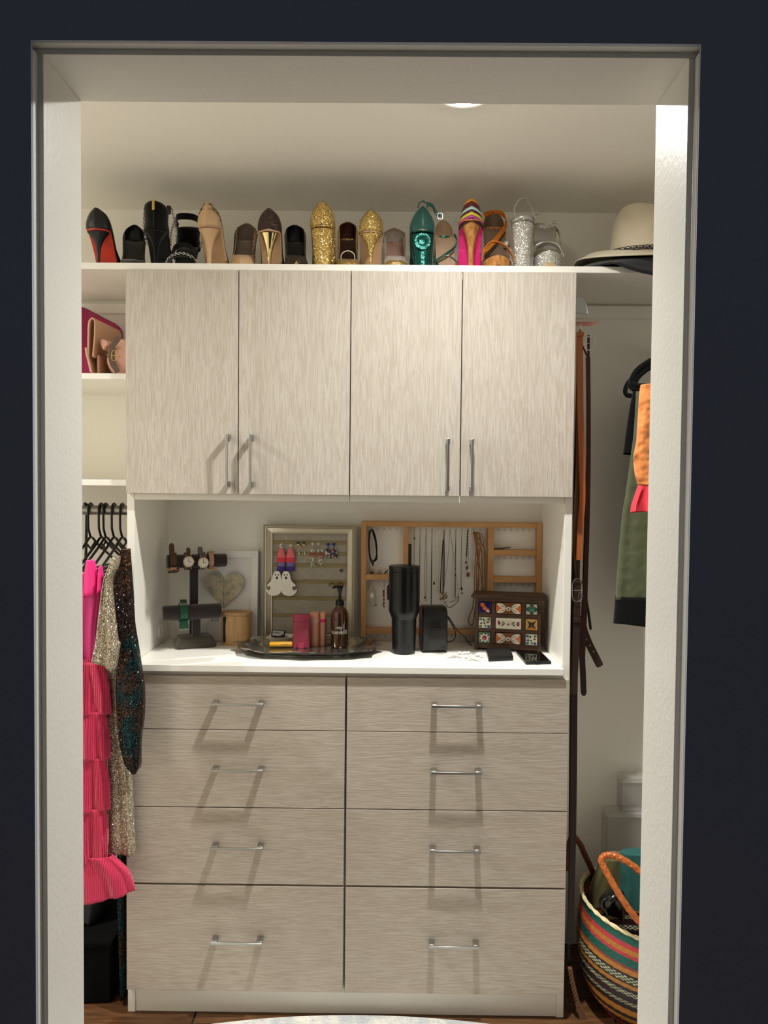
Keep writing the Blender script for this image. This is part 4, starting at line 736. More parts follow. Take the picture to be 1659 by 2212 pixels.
def hung(nm, label, cat, m, L, R, depth, y, amp=.004, k=6, seed=0, part='body', extra=None):
    t = thing(nm, label, cat, (RX, y, min(L[-1][2], R[-1][2])), 0, 'clothes on the right rod'); garment(part, m, t, L, R, depth, amp, k, 36, pw=.8, seed=seed)
    G().tube([(RX-.0172*math.sin(a), y+depth*.5, RRZ+.0172*math.cos(a)) for a in [pi*k/9-.3 for k in range(9)]]+[(RX-.004, y+depth*.5, RRZ-.03), (RX, y+depth*.5, max(L[0][2], R[0][2])-.01)], .0025, 6).obj('hanging_loop', velvet, t)
    if extra: extra(t)
    return t
black_cl = mat('black_cotton', (11, 11, 12), .9, spec=.15, sheen=.1, bump=.15, bscale=120)
hung('top', 'black top hanging behind the olive skirt', 'garment', black_cl, [(1.3744,0.0600,1.7211),(1.3653,0.0600,1.6733),(1.3565,0.0600,1.6104),(1.3499,0.0600,1.5600),(1.3489,0.0600,1.5499)], [(1.6079,0.0600,1.7231),(1.6091,0.0600,1.6755),(1.6106,0.0600,1.6127),(1.6121,0.0600,1.5499),(1.6127,0.0600,1.5247)], .05, .06, seed=40)
olive = mat('olive_cotton', (84, 88, 60), .85, sheen=.15, bump=.8, bscale=16, bdist=.012, detail=2, vary=(76, 80, 54), vscale=10)
def blackhem(t): garment('hem_band', black_cl, t, [(1.3168,-0.0120,1.1643),(1.3135,-0.0120,1.1149),(1.3115,-0.0120,1.0914)], [(1.6029,-0.0120,1.1550),(1.6064,-0.0120,1.1119),(1.6099,-0.0120,1.0662)], .058, .001, 4, 12, pw=.8, seed=41)
hung('skirt', 'olive green skirt with a wide black hem band', 'skirt', olive, [(1.3619,-0.0100,1.7171),(1.3581,-0.0100,1.6054),(1.3489,-0.0100,1.5201),(1.3406,-0.0100,1.4467),(1.3320,-0.0100,1.3855),(1.3252,-0.0100,1.2995),(1.3195,-0.0100,1.2134),(1.3170,-0.0100,1.1554)], [(1.5537,-0.0100,1.7188),(1.5624,-0.0100,1.6073),(1.5705,-0.0100,1.5222),(1.5784,-0.0100,1.4490),(1.5859,-0.0100,1.3880),(1.5941,-0.0100,1.3022),(1.6023,-0.0100,1.2163),(1.6064,-0.0100,1.1486)], .052, -.01, amp=.005, k=5, seed=42, extra=blackhem)
orange_c = mat('orange_linen', (226, 138, 74), .85, bump=1, bscale=20, bdist=.025, sheen=.15, detail=2)
hung('top', 'orange linen top, bright in the lamp light, at right', 'garment', orange_c, [(1.3118,-0.2000,1.7037),(1.3090,-0.2000,1.6795),(1.3068,-0.2000,1.6244),(1.3046,-0.2000,1.5692),(1.2988,-0.2000,1.5305),(1.3004,-0.2000,1.5028),(1.3054,-0.2000,1.4752),(1.3101,-0.2000,1.4608)], [(1.4967,-0.2000,1.7097),(1.4974,-0.2000,1.6811),(1.4987,-0.2000,1.6261),(1.5000,-0.2000,1.5710),(1.5009,-0.2000,1.5324),(1.5016,-0.2000,1.5047),(1.5022,-0.2000,1.4771),(1.5026,-0.2000,1.4605)], .05, -.20, amp=.004, k=7, seed=44)
hung('skirt', 'coral red pleated skirt hanging below the orange top', 'skirt', mat('coral_red_fabric', (236, 56, 74), .7, sheen=.2, bump=.3, bscale=60), [(1.3410,-0.1300,1.5164),(1.3350,-0.1300,1.4704),(1.3264,-0.1300,1.4415),(1.3178,-0.1300,1.4127),(1.3159,-0.1300,1.3942)], [(1.5313,-0.1300,1.5182),(1.5324,-0.1300,1.4723),(1.5331,-0.1300,1.4435),(1.5338,-0.1300,1.4148),(1.5344,-0.1300,1.3894)], .045, -.13, amp=.007, k=11, seed=45)
coatm = [mat('charcoal_wool', (26, 25, 27), .95, bump=.2, bscale=200), mat('dark_navy_wool', (20, 22, 32), .95, bump=.2, bscale=200), mat('dark_brown_wool', (40, 30, 24), .95, bump=.2, bscale=200)]
for k, (y, zb_, cc) in enumerate(((.19, 1.05, 'charcoal'), (-.36, .8, 'dark navy'), (-.50, .75, 'dark brown'), (-.64, .8, 'charcoal'))):  # dark coats added out of sight to soak up bounced light at right
    hung('coat', cc+(' coat added at the very back of the right rod to dim that side' if k == 0 else ' coat added unseen behind the right door jamb to dim the right side'), 'coat', coatm[(0, 1, 2, 0)[k]], [((1.47 if k == 0 else 1.40), y, 1.76), ((1.46 if k == 0 else 1.38), y, 1.5), ((1.46 if k == 0 else 1.37), y, 1.2), ((1.46 if k == 0 else 1.37), y, zb_)], [(1.74, y, 1.76), (1.76, y, 1.5), (1.78, y, 1.2), (1.78, y, zb_)], .07, y, seed=46+k)
# ---- clear bins in the corner
bin_m = mat('frosted_plastic', (206, 204, 198), .3, alpha=.22, spec=.5)
def clear_bin(label, x0, x1, y0, y1, z0, z1, cut):
    t = thing('storage_box', label, 'storage box', ((x0+x1)/2, (y0+y1)/2, z0), 0, 'clear boxes in the right corner'); th = .003
    g = G(); poly = [(x0, z0), (x1, z0), (x1, z1), (x0+cut, z1), (x0, z1-cut)]
    inn = [(x0+th, z0+th), (x1-th, z0+th), (x1-th, z1), (x0+cut+th, z1), (x0+th, z1-cut)]
    g.box(x0, x1, y0, y0+th, z0, z1-cut); g.box(x0, x1, y1-th, y1, z0, z1-cut); g.box(x0, x0+th, y0+th, y1-th, z0, z1-cut); g.box(x1-th, x1, y0+th, y1-th, z0, z1-cut); g.box(x0+th, x1-th, y0+th, y1-th, z0, z0+th)
    g.obj('tub', bin_m, t, smooth=False)
    g = G(); g.prism([(x0-.003, z1-cut), (x1+.003, z1-cut), (x1+.003, z1), (x0-.003+cut*.8, z1)], y0-.003, y1+.003); g.obj('lid', mat('frosted_lid', (220, 218, 212), .25, alpha=.4), t, bev=.0015)
    return t
bz = (1.3825,0.2900,0.4548)[2]
clear_bin('lower clear plastic box standing behind the basket', (1.3851,0.2900,0.3928)[0], 1.80, .290, .352, .0005, bz, .012)
clear_bin('upper clear plastic box stacked on another behind the basket', (1.4314,0.3000,0.5046)[0], 1.78, .300, .350, bz+.0005, (1.4303,0.3000,0.5623)[2], .016)
# ---- basket
bcx, bcy, bR = 1.452, .075, .193
t = thing('woven_basket', 'striped woven market basket on the floor at right', 'basket', (bcx, bcy, 0), 0)
def bprof(z):
    return interp([(0, .128), (.015, .146), (.06, .178), (.12, .197), (.18, .203), (.24, .199), (.30, .192), (.32, .190)], z)
rim_h = lambda a: .288+.026*math.cos(a-2.75)
rows = []; n = 220; mz = 46
for i in range(mz+1):
    s = i/mz; r_ = []
    for j in range(n):
        a = 2*pi*j/n; zz = rim_h(a)*s; rr = bprof(zz)+.0016*math.sin(j*pi/2+i*pi)*1.0+.0012*math.sin(a*110)
        r_.append((bcx+rr*math.cos(a), bcy+rr*math.sin(a), zz+.0008))
    rows.append(r_)
def basket_mat():
    m = bpy.data.materials.new('striped_straw'); m.use_nodes = True; N = m.node_tree.nodes; L = m.node_tree.links; b = N['Principled BSDF']
    tc = N.new('ShaderNodeTexCoord'); sp = N.new('ShaderNodeSeparateXYZ'); L.new(tc.outputs['Object'], sp.inputs[0])
    at = N.new('ShaderNodeMath'); at.operation = 'ARCTAN2'; L.new(sp.outputs['Y'], at.inputs[0]); L.new(sp.outputs['X'], at.inputs[1])
    # rows follow the tilted rim: height divided by rim height
    co = N.new('ShaderNodeMath'); co.operation = 'SUBTRACT'; L.new(at.outputs[0], co.inputs[0]); co.inputs[1].default_value = 2.75
    cs = N.new('ShaderNodeMath'); cs.operation = 'COSINE'; L.new(co.outputs[0], cs.inputs[0])
    rh = N.new('ShaderNodeMath'); rh.operation = 'MULTIPLY_ADD'; rh.inputs[1].default_value = .026; rh.inputs[2].default_value = .288; L.new(cs.outputs[0], rh.inputs[0])
    dv = N.new('ShaderNodeMath'); dv.operation = 'DIVIDE'; L.new(sp.outputs['Z'], dv.inputs[0]); L.new(rh.outputs[0], dv.inputs[1])
    r = N.new('ShaderNodeValToRGB'); r.color_ramp.interpolation = 'CONSTANT'; e = r.color_ramp.elements
    O, T, P_, K, N_ = (196, 128, 48), (18, 96, 82), (204, 62, 70), (44, 22, 26), (196, 180, 140)
    bands = [(0, O), (.05, (150, 40, 44)), (.10, K), (.15, O), (.21, K), (.25, O), (.31, K), (.36, O), (.40, K), (.46, O), (.50, K), (.53, O), (.57, K), (.595, (130, 116, 80)), (.64, K), (.66, O), (.70, (150, 70, 60)), (.725, T), (.80, P_), (.83, O), (.875, P_), (.915, T), (.985, (222, 204, 160))]
    while len(e) < len(bands): e.new(.5)
    for i, (p, c) in enumerate(bands): e[i].position = p; e[i].color = lin(c)
    L.new(dv.outputs[0], r.inputs[0])
    # checker strands
    ck = N.new('ShaderNodeCombineXYZ'); ma = N.new('ShaderNodeMath'); ma.operation = 'MULTIPLY'; ma.inputs[1].default_value = 26; L.new(at.outputs[0], ma.inputs[0]); mb = N.new('ShaderNodeMath'); mb.operation = 'MULTIPLY'; mb.inputs[1].default_value = 75; L.new(dv.outputs[0], mb.inputs[0])
    L.new(ma.outputs[0], ck.inputs[0]); L.new(mb.outputs[0], ck.inputs[1]); c_ = N.new('ShaderNodeTexChecker'); c_.inputs['Scale'].default_value = 1; c_.inputs[1].default_value = lin((206, 196, 160)); c_.inputs[2].default_value = lin((26, 60, 52)); L.new(ck.outputs[0], c_.inputs[0])
    mk = N.new('ShaderNodeValToRGB'); mk.color_ramp.interpolation = 'CONSTANT'; q = mk.color_ramp.elements
    for k in range(5): q.new(.5)
    for i, (p, v) in enumerate(((0, 0), (.36, 1), (.40, 0), (.46, 1), (.50, 0), (.585, 1), (.64, 0))): q[i].position = p; q[i].color = (v, v, v, 1)
    L.new(dv.outputs[0], mk.inputs[0])
    mx = N.new('ShaderNodeMixRGB'); L.new(mk.outputs[0], mx.inputs[0]); L.new(r.outputs[0], mx.inputs[1]); L.new(c_.outputs[0], mx.inputs[2])
    wn = N.new('ShaderNodeTexNoise'); wn.inputs['Scale'].default_value = 160; L.new(tc.outputs['Object'], wn.inputs['Vector'])
    m2 = N.new('ShaderNodeMixRGB'); m2.blend_type = 'MULTIPLY'; m2.inputs[0].default_value = .5; L.new(mx.outputs[0], m2.inputs[1]); L.new(wn.outputs[0], m2.inputs[2]); L.new(m2.outputs[0], b.inputs['Base Color']); b.inputs['Roughness'].default_value = .5
    return m
g = G().loft(rows, cap=False); g.V = [(x-bcx, y-bcy, z) for x, y, z in g.V]; g.obj('wall', basket_mat(), t, True, solid=.005, angle=80)
G().lathe([(.002, .003), (.13, .003), (.13, .008), (.002, .008)], 40, (bcx, bcy)).obj('base', mat('straw_base', (150, 100, 50), .7), t)
rimp = [(bcx+.1925*math.cos(a), bcy+.1925*math.sin(a), rim_h(a)+.001) for a in [2*pi*k/90 for k in range(90)]]; g = G()
for s in range(2): g.tube([(x+.0025*math.sin(i*1.4+s*pi)*math.cos(2*pi*i/90), y+.0025*math.sin(i*1.4+s*pi)*math.sin(2*pi*i/90), z+.0025*math.cos(i*1.4+s*pi)) for i, (x, y, z) in enumerate(rimp)], .0034, 6, True)
g.obj('braided_rim', mat('pale_straw', (224, 206, 160), .6), t)
def grip(path, m, r=.0088):
    P = cr(path, 9); g = G(); g.tube(P, r*.86, 10)
    for s in range(3):
        for dr in (1, -1):
            pts = []
            for i, p in enumerate(P):
                d = (P[min(i+1, len(P)-1)]-P[max(i-1, 0)]).normalized(); a = Vector((0, 1, 0)); a = (a-d*a.dot(d)).normalized(); b = d.cross(a); th = dr*i*.42+s*2.094; pts.append(p+(a*math.cos(th)+b*math.sin(th))*r*.60)
            g.tube(pts, r*.40, 8)
    return g.obj('handle', m, t)
grip([(1.4030,-0.1050,0.2951),(1.3537,-0.1000,0.3449),(1.3190,-0.0900,0.3899),(1.2916,-0.0700,0.4352),(1.2759,-0.0550,0.4644),(1.2734,-0.0500,0.4767),(1.2856,-0.0450,0.4843),(1.3060,-0.0500,0.4870),(1.3348,-0.0600,0.4774),(1.3658,-0.0700,0.4582),(1.4016,-0.0800,0.4271),(1.4447,-0.0900,0.3721),(1.4779,-0.1000,0.3174)], mat('orange_braided_leather', (184, 98, 42), .32, spec=.6))
grip([(1.2329,0.1500,0.3457),(1.2344,0.1600,0.3954),(1.2495,0.1700,0.4347),(1.2739,0.1800,0.4111),(1.2935,0.1900,0.3706),(1.3160,0.2000,0.3243),(1.3304,0.2100,0.2831),(1.3202,0.2000,0.2435),(1.3017,0.1800,0.2277)], mat('dark_braided_leather', (98, 48, 26), .45))
grip_c = (1.3567,0.0500,0.2935)
for nm, lab, m, L, R, d in (('folded_cloth', 'teal cloth folded inside the basket', mat('teal_cloth', (40, 92, 88), .85, bump=.2, bscale=30), [(1.3553,0.0300,0.4463),(1.3537,0.0300,0.4013),(1.3571,0.0300,0.3562),(1.3480,0.0300,0.3044)], [(1.4994,0.0300,0.4481),(1.5003,0.0300,0.4031),(1.5013,0.0300,0.3580),(1.5030,0.0300,0.2806)], .05),
                            ('folded_cloth', 'olive velvet cloth bunched inside the basket', mat('olive_velvet', (96, 88, 44), .8, sheen=.3, bump=.5, bscale=30), [(1.3362,0.1200,0.3863),(1.3171,0.1200,0.3484),(1.2983,0.1200,0.2944),(1.2964,0.1200,0.2539)], [(1.4178,0.1200,0.3927),(1.4187,0.1200,0.3497),(1.4172,0.1200,0.2959),(1.4180,0.1200,0.2555)], .06),
                            ('pouch', 'glossy black pouch inside the basket under the orange handle', mat('black_patent', (10, 10, 11), .12, spec=.7, bump=.6, bscale=30), [(1.3029,-0.0100,0.3513),(1.2882,-0.0100,0.3384),(1.2860,-0.0100,0.3232),(1.2963,-0.0100,0.3030)], [(1.3525,-0.0100,0.3570),(1.3577,-0.0100,0.3419),(1.3582,-0.0100,0.3165),(1.3563,-0.0100,0.2886)], .04)):
    q = thing(nm, lab, 'cloth' if nm == 'folded_cloth' else 'pouch', ((L[-1][0]+R[-1][0])/2, L[-1][1]+.02, L[-1][2]), 0, 'things in the basket'); garment('body', m, q, L, R, d, .005, 4, 20, pw=.8, seed=len(lab), cap=True)
# ---- rug
rx0 = .62
tag(G().lathe([(.001, .0005), (.990, .0005), (1.0, .005), (.997, .014), (.985, .017), (.5, .0175), (.001, .0175)], 120, (.655, -.404), sx=.92, sy=.404).obj('rug', mat('mottled_wool', (224, 220, 210), .95, vary=(184, 188, 192), vscale=26, bump=1, bscale=160, bdist=.006)), 'oval pale mottled rug in front of the drawers', 'rug')
# ================================================================ things on the counter
C0 = CT+.0004; NB = BK-.012
velvet_g = mat('charcoal_velvet', (50, 42, 44), .9, sheen=.5, bump=.08, bscale=400, spec=.2); base_v = mat('taupe_velvet', (70, 64, 56), .9, sheen=.4, spec=.2)
# ---- watch stand
sx, sy = (0.1304,0.2320,0.9920)[0], .232; SR = .42
t = thing('watch_stand', 'two-tier charcoal velvet watch stand', 'watch stand', (sx, sy, C0), SR)
base_p = []
for s, f in ((0, 1), (.35, 1), (1, .80)):
    base_p.append([(x*f, y*f, .034*s) for x, y in [(-.058, -.038), (.058, -.038), (.058, .038), (-.058, .038)]])
G().loft(base_p).obj('base', base_v, t, True, bev=.006, seg=3)
Lz = (0.1125,0.2100,1.0759)[2]-C0; Uz = (0.1422,0.2500,1.2230)[2]-C0
G().box(-.012, .012, -.026, -.010, .030, Lz-.01).obj('post', velvet_g, t, True, bev=.002)
G().box(-.012, .012, .014, .028, .030, Uz-.01).obj('post', velvet_g, t, True, bev=.002)
LY, UY = -.018, .021; LR, UR = .0225, .0205
def bar(x0, x1, y, z, r, nm='bar'):
    g = G().lathe([(.001, x0), (r*.80, x0), (r*.95, x0+.002), (r, x0+.006), (r, x1-.006), (r*.95, x1-.002), (r*.80, x1), (.001, x1)], 28)
    g.xf(Matrix.Translation((0, y, z)) @ Matrix.Rotation(pi/2, 4, 'Y')); return g.obj(nm, velvet_g, t, True)
bar(-.098, .073, LY, Lz, LR); bar(-.080, .098, UY, Uz, UR)
M_st = Matrix.Translation((sx, sy, C0)) @ Matrix.Rotation(SR, 4, 'Z')
def watch(label, lx, y, z, r, w, strap_m, face_m, case_m, ang, tail=None, case_r=.016, square=False, shape_w=None, marks=None):
    """band looped round a bar; ang = where the case sits (0 = front, -90 = underneath)"""
    o = M_st @ Vector((lx, y, z)); t = thing('watch', label, 'watch', o, SR, 'watches on the stand'); R_ = r+.0022; ox = R_*1.0
    a0 = math.radians(ang); gap = .52 if case_m else 0
    pts = [(0, -R_*1.02*math.cos(a), R_*1.12*math.sin(a)) for a in [a0+gap+(2*pi-2*gap)*k/30 for k in range(31)]]
    G().ribbon(pts, w, .0022, (1, 0, 0)).obj('band', strap_m, t, True)
    if tail:
        tl, off = tail; G().ribbon([(off, -.006, R_*1.08), (off, -.002, R_*1.08+tl*.5), (off, .001, R_*1.08+tl*.85), (off, .001, R_*1.08+tl)], [w*.95, w*.95, w*.85, w*.35], .002, (1, 0, 0)).obj('strap_tail', strap_m, t, True)
        G().box(-w*.6, w*.6, -R_*.4-.004, -R_*.4+.001, R_*1.02-.001, R_*1.02+.004).obj('keeper', strap_m, t, True, bev=.0008)
    if case_m:
        d = R_*1.05+.001; M = Matrix.Rotation(-a0, 4, 'X') @ Matrix.Translation((0, -d, 0)) @ Matrix.Rotation(pi/2, 4, 'X')
        if square: G().prism([(-.017, -.019), (.017, -.019), (.017, .019), (-.017, .019)], 0, .008, 'z').xf(M).obj('case', case_m, t, True, bev=.003, seg=3)
        else:
            G().lathe([(.001, 0), (case_r, 0), (case_r*1.04, .002), (case_r*1.04, .006), (case_r*.97, .0075), (case_r*.92, .0065), (.001, .0065)], 32).xf(M).obj('case', case_m, t, True)
            f = G().lathe([(.001, .0064), (case_r*.92, .0066), (.001, .0070)], 32).xf(M).obj('dial', face_m, t, True)
            g = G(); g.box(-.0005, .0005, -.001, case_r*.72, .0071, .0076); g.box(-.0005, case_r*.5, -.0005, .0006, .0071, .0076)
            for k in range(12): a = 2*pi*k/12; g.box(case_r*.8*math.cos(a)-.0007, case_r*.8*math.cos(a)+.0007, case_r*.8*math.sin(a)-.0007, case_r*.8*math.sin(a)+.0007, .0068, .0073)
            g.xf(M).obj('hands', marks or gold, t, True)
            g = G()
            for q in (-1, 1):
                for p in (-1, 1): g.box(p*case_r*.48-.0014, p*case_r*.48+.0014, q*case_r*.85, q*case_r*1.32, .001, .0045)
            g.box(case_r*1.0, case_r*1.2, -.002, .002, .0022, .0055); g.xf(M).obj('lugs', case_m, t, True, bev=.0006)
    return t
brn = mat('brown_watch_leather', (84, 58, 40), .55); gry = mat('grey_watch_leather', (104, 98, 92), .6); pnk = mat('blush_watch_leather', (188, 148, 124), .6); grn = mat('green_watch_band', (12, 84, 58), .5)
white_d = mat('white_dial', (228, 222, 208), .3, coat=.6); dark_d = mat('dark_dial', (40, 32, 26), .15, coat=.8); rose = mat('rose_gold', (204, 158, 118), .25, 1)
watch('brown leather watch, dark face turned down, at the left end of the upper bar', -.062, UY, Uz, UR, .0165, brn, dark_d, rose, -62, (.030, -.003), .0165)
watch('white faced watch with rose gold case, left of the post', -.0205, UY, Uz, UR, .013, brn, white_d, rose, 2, (.016, .004), .0165)
watch('white faced watch with grey strap, just right of the post', .0225, UY, Uz, UR, .016, gry, white_d, rose, -6, (.018, -.004), .0165, marks=mat('ink', (40, 36, 34), .5))
watch('blush pink watch strap with gold ends on the upper bar', .0490, UY, Uz, UR, .0135, pnk, None, None, 0)
w_ = [o for o in COL.objects if o.name.startswith('watch') and o.type == 'EMPTY'][-1]
g = G(); [g.box(x-.0022, x+.0022, -.017-.012, -.010-.012, -.027, -.022) for x in (-.009, -.004, .001, .006)]; g.box(-.010, .010, -.0275, -.021, -.0255, -.0235); g.obj('gold_link', gold, w_, True, bev=.0008)
g = G(); [g.ball((0, -.0248+.001*k, .008-.006*k), .0010, 6, sy=.4) for k in range(3)]; g.obj('strap_hole', mat('ink', (40, 36, 34), .5), w_, True); buckle(w_, (0, -.006, .026), .014, .008, gold, rot=Matrix.Rotation(.9, 4, 'X'))
watch('green band watch with silver case on the lower bar', -.038, LY, Lz, LR, .0215, grn, None, None, 0, None)
w_ = [o for o in COL.objects if o.name.startswith('watch') and o.type == 'EMPTY'][-1]
G().box(-.0125, .0125, -.024, -.006, -.046, -.0285).obj('case', mat('dark_dial', (40, 32, 26), .15, coat=.8), w_, True, bev=.004); G().box(-.0135, .0135, -.026, -.022, -.047, -.0435).obj('bezel', chrome, w_, True, bev=.001); G().box(-.0112, .0112, -.018, -.010, .024, .030).obj('clasp', chrome, w_, True, bev=.001); G().ribbon([(0, -.024, -.02), (0, -.0255, -.034), (0, -.024, -.044)], .0205, .0022, (1, 0, 0)).obj('band_end', grn, w_, True); G().ribbon([(0, -.012, .026), (0, -.006, .034), (0, -.002, .038)], .019, .0022, (1, 0, 0)).obj('strap_tail', mat('olive_watch_band', (44, 62, 30), .6), w_, True)
# ---- framed heart picture and the frame behind it
frame_w = mat('white_frame_paint', (232, 230, 226), .4); paper = mat('white_paper', (226, 224, 222), .8)
def leaning_frame(name, label, x0, x1, zt, yb, yt, bw, mat_f, th=.016):
    t = thing(name, label, 'picture frame', ((x0+x1)/2, yb, C0), 0); M = Matrix.Translation((0, yb, C0+.0016)) @ Matrix.Rotation(-math.atan2(yt-yb, zt-C0), 4, 'X'); H = (zt-C0)/math.cos(math.atan2(yt-yb, zt-C0))
    for a in ((x0, x0+bw, 0, H), (x1-bw, x1, 0, H), (x0+bw, x1-bw, 0, bw), (x0+bw, x1-bw, H-bw, H)): G().box(a[0], a[1], 0, th, a[2], a[3]).xf(M).obj('frame_bar', mat_f, t, bev=.001)
    return t, M, H
fx1 = (0.3032,0.3100,1.1217)[0]; fx0 = (0.0878,0.3100,1.1195)[0]; fz = (0.2213,0.3180,1.2473)[2]
t, M, H = leaning_frame('picture_frame', 'white frame with a heart cut from a folded map', fx0, fx1, fz, .304, .324, .0205, frame_w)
G().box(fx0+.0205, fx1-.0205, .006, .009, .0205, H-.0205).xf(M).obj('backing_paper', paper, t, smooth=False)
def map_mat():
    m = mat('map_print', (176, 168, 142), .85); N = m.node_tree.nodes; L = m.node_tree.links; b = N['Principled BSDF']
    tc = N.new('ShaderNodeTexCoord'); v = N.new('ShaderNodeTexVoronoi'); v.feature = 'DISTANCE_TO_EDGE'; v.inputs['Scale'].default_value = 130; L.new(tc.outputs['Object'], v.inputs['Vector'])
    n = N.new('ShaderNodeTexNoise'); n.inputs['Scale'].default_value = 38; n.inputs['Detail'].default_value = 5; L.new(tc.outputs['Object'], n.inputs['Vector'])
    r = N.new('ShaderNodeValToRGB'); e = r.color_ramp.elements; e.new(.45); e.new(.56); e.new(.66)
    for q, (p, c) in zip(e, ((.28, (140, 158, 158)), (.42, (156, 158, 138)), (.52, (186, 176, 146)), (.60, (196, 186, 168)), (.72, (178, 128, 108)))): q.position = p; q.color = lin(c)
    L.new(n.outputs[0], r.inputs[0]); q = N.new('ShaderNodeValToRGB'); q.color_ramp.elements[0].color = (.42, .40, .34, 1); q.color_ramp.elements[1].color = (1, 1, 1, 1); q.color_ramp.elements[1].position = .05; L.new(v.outputs[0], q.inputs[0])
    mx = N.new('ShaderNodeMixRGB'); mx.blend_type = 'MULTIPLY'; mx.inputs[0].default_value = .7; L.new(r.outputs[0], mx.inputs[1]); L.new(q.outputs[0], mx.inputs[2]); L.new(mx.outputs[0], b.inputs['Base Color']); return m
hc = (0.2030,0.3050,1.1328); hcx, hcz = hc[0], (hc[2]-C0)
hp = [(16*math.sin(a)**3, 13*math.cos(a)-5*math.cos(2*a)-2*math.cos(3*a)-math.cos(4*a)) for a in [pi*k/24 for k in range(25)]]
for sg in (1, -1):
    sc_ = .0039; poly = [(hcx-.004+sg*(.0006+x*sc_*(1.0 if sg > 0 else .88)), hcz+z*sc_*1.02) for x, z in hp]
    g = G(); g.loft([[(x, -.0005-.010*abs(x-(hcx-.004))/.055, z) for x, z in poly], [(x, .0012-.010*abs(x-(hcx-.004))/.055, z) for x, z in poly]]); g.xf(M).obj('map_heart_half', map_mat(), t, angle=20)
g = G()
for k in range(7):
    xk = (0.1605,0.3050,1.0352)[0]+k*.0038; g.tube([(xk, .004, (0.1605,0.3050,1.0295)[2]-C0), (xk+.0006*(k % 3-1), .004, lerp((0.1605,0.3050,1.0409)[2], (0.1604,0.3050,1.0466)[2], (k % 3)*.5)-C0)], .0006, 5)
g.xf(M).obj('caption_stroke', mat('ink', (40, 36, 34), .5), t)
# ---- bamboo box
bamb = mat('bamboo', (196, 158, 108), .5, vary=(178, 138, 90), vscale=30, stretch=(4, 4, .25), bump=.08, bscale=90); bamb_l = mat('bamboo_lid', (186, 150, 104), .5, vary=(172, 134, 90), vscale=40, stretch=(1, 6, 1))
bx_, by_ = (0.2436,0.2680,0.9805)[0]+.004, .269; bh = (0.2397,0.2650,1.0697)[2]-C0
t = thing('bamboo_box', 'small bamboo box with a lid and dark thumb slot', 'box', (bx_, by_, C0), -.12)
R_b = .046; ring = []
for k in range(24):
    a = 2*pi*k/24; rr = R_b*(1.0 if True else 1); x, y = rr*math.cos(a), rr*math.sin(a)
    y = max(y, -.036)*.72; ring.append((x, y))
slot = [(x, y) for x, y in ring]
G().loft([[(x, y, 0) for x, y in ring], [(x, y, bh-.010) for x, y in ring]]).obj('body', bamb, t, True, bev=.001, angle=30)
G().loft([[(x*1.05, y*1.05, bh-.0095) for x, y in ring], [(x*1.05, y*1.05, bh-.002) for x, y in ring], [(x*1.01, y*1.01, bh) for x, y in ring]]).obj('lid', bamb_l, t, True, angle=30)
sl = [(-.0335, .012), (-.0285, .008), (-.0255, .016), (-.0270, bh*.35), (-.0270, bh*.62), (-.0240, bh*.84), (-.0275, bh*.875), (-.0335, bh*.85)]
G().prism(sl, -.0275, -.0165, 'y').obj('thumb_slot', mat('slot_dark', (10, 7, 6), .8), t, True)
# ---- earring frame
champ = mat('champagne_silver', (196, 188, 168), .38, .7, bump=.1, bscale=120); board = mat('grey_linen_board', (172, 164, 150), .9, bump=.3, bscale=350, vary=(162, 154, 140), vscale=60)
ex0, ex1 = (0.3206,0.3250,1.1630)[0], (0.6050,0.3250,1.1659)[0]; ez1 = (0.4592,0.3330,1.3318)[2]; eY = .318
t = thing('earring_board', 'champagne framed earring board with rows of lace ribbon', 'earring holder', ((ex0+ex1)/2, eY, C0))
prof = [(0, 0), (0, -.010), (.003, -.013), (.0055, -.010), (.0085, -.0105), (.011, -.0145), (.0145, -.0125), (.020, -.0105), (.0235, -.0085), (.0275, -.0095), (.0285, -.005), (.0285, 0)]
def mould(ax, a0, a1, b, sgn):
    rings = []
    for a, s in ((a0, 1), (a1, -1)):
        if ax == 'x': rings.append([(a+s*w, eY+.004+d, b+sgn*w) for w, d in prof])
        else: rings.append([(b+sgn*w, eY+.004+d, a+s*w) for w, d in prof])
    return G().loft(rings).obj('frame_moulding', champ, t, angle=25)
mould('x', ex0, ex1, ez1, -1); mould('x', ex0, ex1, C0+.0005, 1); mould('z', C0+.0005, ez1, ex0, 1); mould('z', C0+.0005, ez1, ex1, -1)
G().box(ex0+.024, ex1-.024, eY, eY+.003, C0+.024, ez1-.024).obj('board', board, t, smooth=False)
lace = mat('gold_lace', (150, 136, 98), .8, .1, bump=.4, bscale=300)
eF = eY-.0016
for zz in ((0.4612,0.3170,1.2770)[2], (0.4614,0.3170,1.2427)[2], (0.4616,0.3170,1.2069)[2], (0.4619,0.3170,1.1568)[2], (0.4622,0.3170,1.1052)[2], (0.4626,0.3170,1.0521)[2]):
    g = G(); xa, xb = ex0+.0275, ex1-.0275; g.box(xa, xb, eF, eF+.0012, zz-.0060, zz+.0036); n = 60
    for k in range(n): x = lerp(xa, xb, (k+.5)/n); g.box(x-.0006, x+.0006, eF, eF+.0010, zz+.0036, zz+.0062)
    g.obj('lace_ribbon', lace, t, smooth=False)
def earring(label, loc): return thing('earring', label, 'earring', loc, 0, 'earrings on the champagne board')
coral = mat('coral_thread', (236, 120, 126), .85, bump=.5, bscale=250, stretch=(1, 1, .1)); redt = mat('red_thread', (226, 70, 88), .85, bump=.5, bscale=250, stretch=(1, 1, .1)); lav = mat('lavender_thread', (126, 116, 174), .85); purp = mat('purple_thread', (74, 54, 138), .85); whitep = mat('white_enamel', (244, 240, 230), .35)
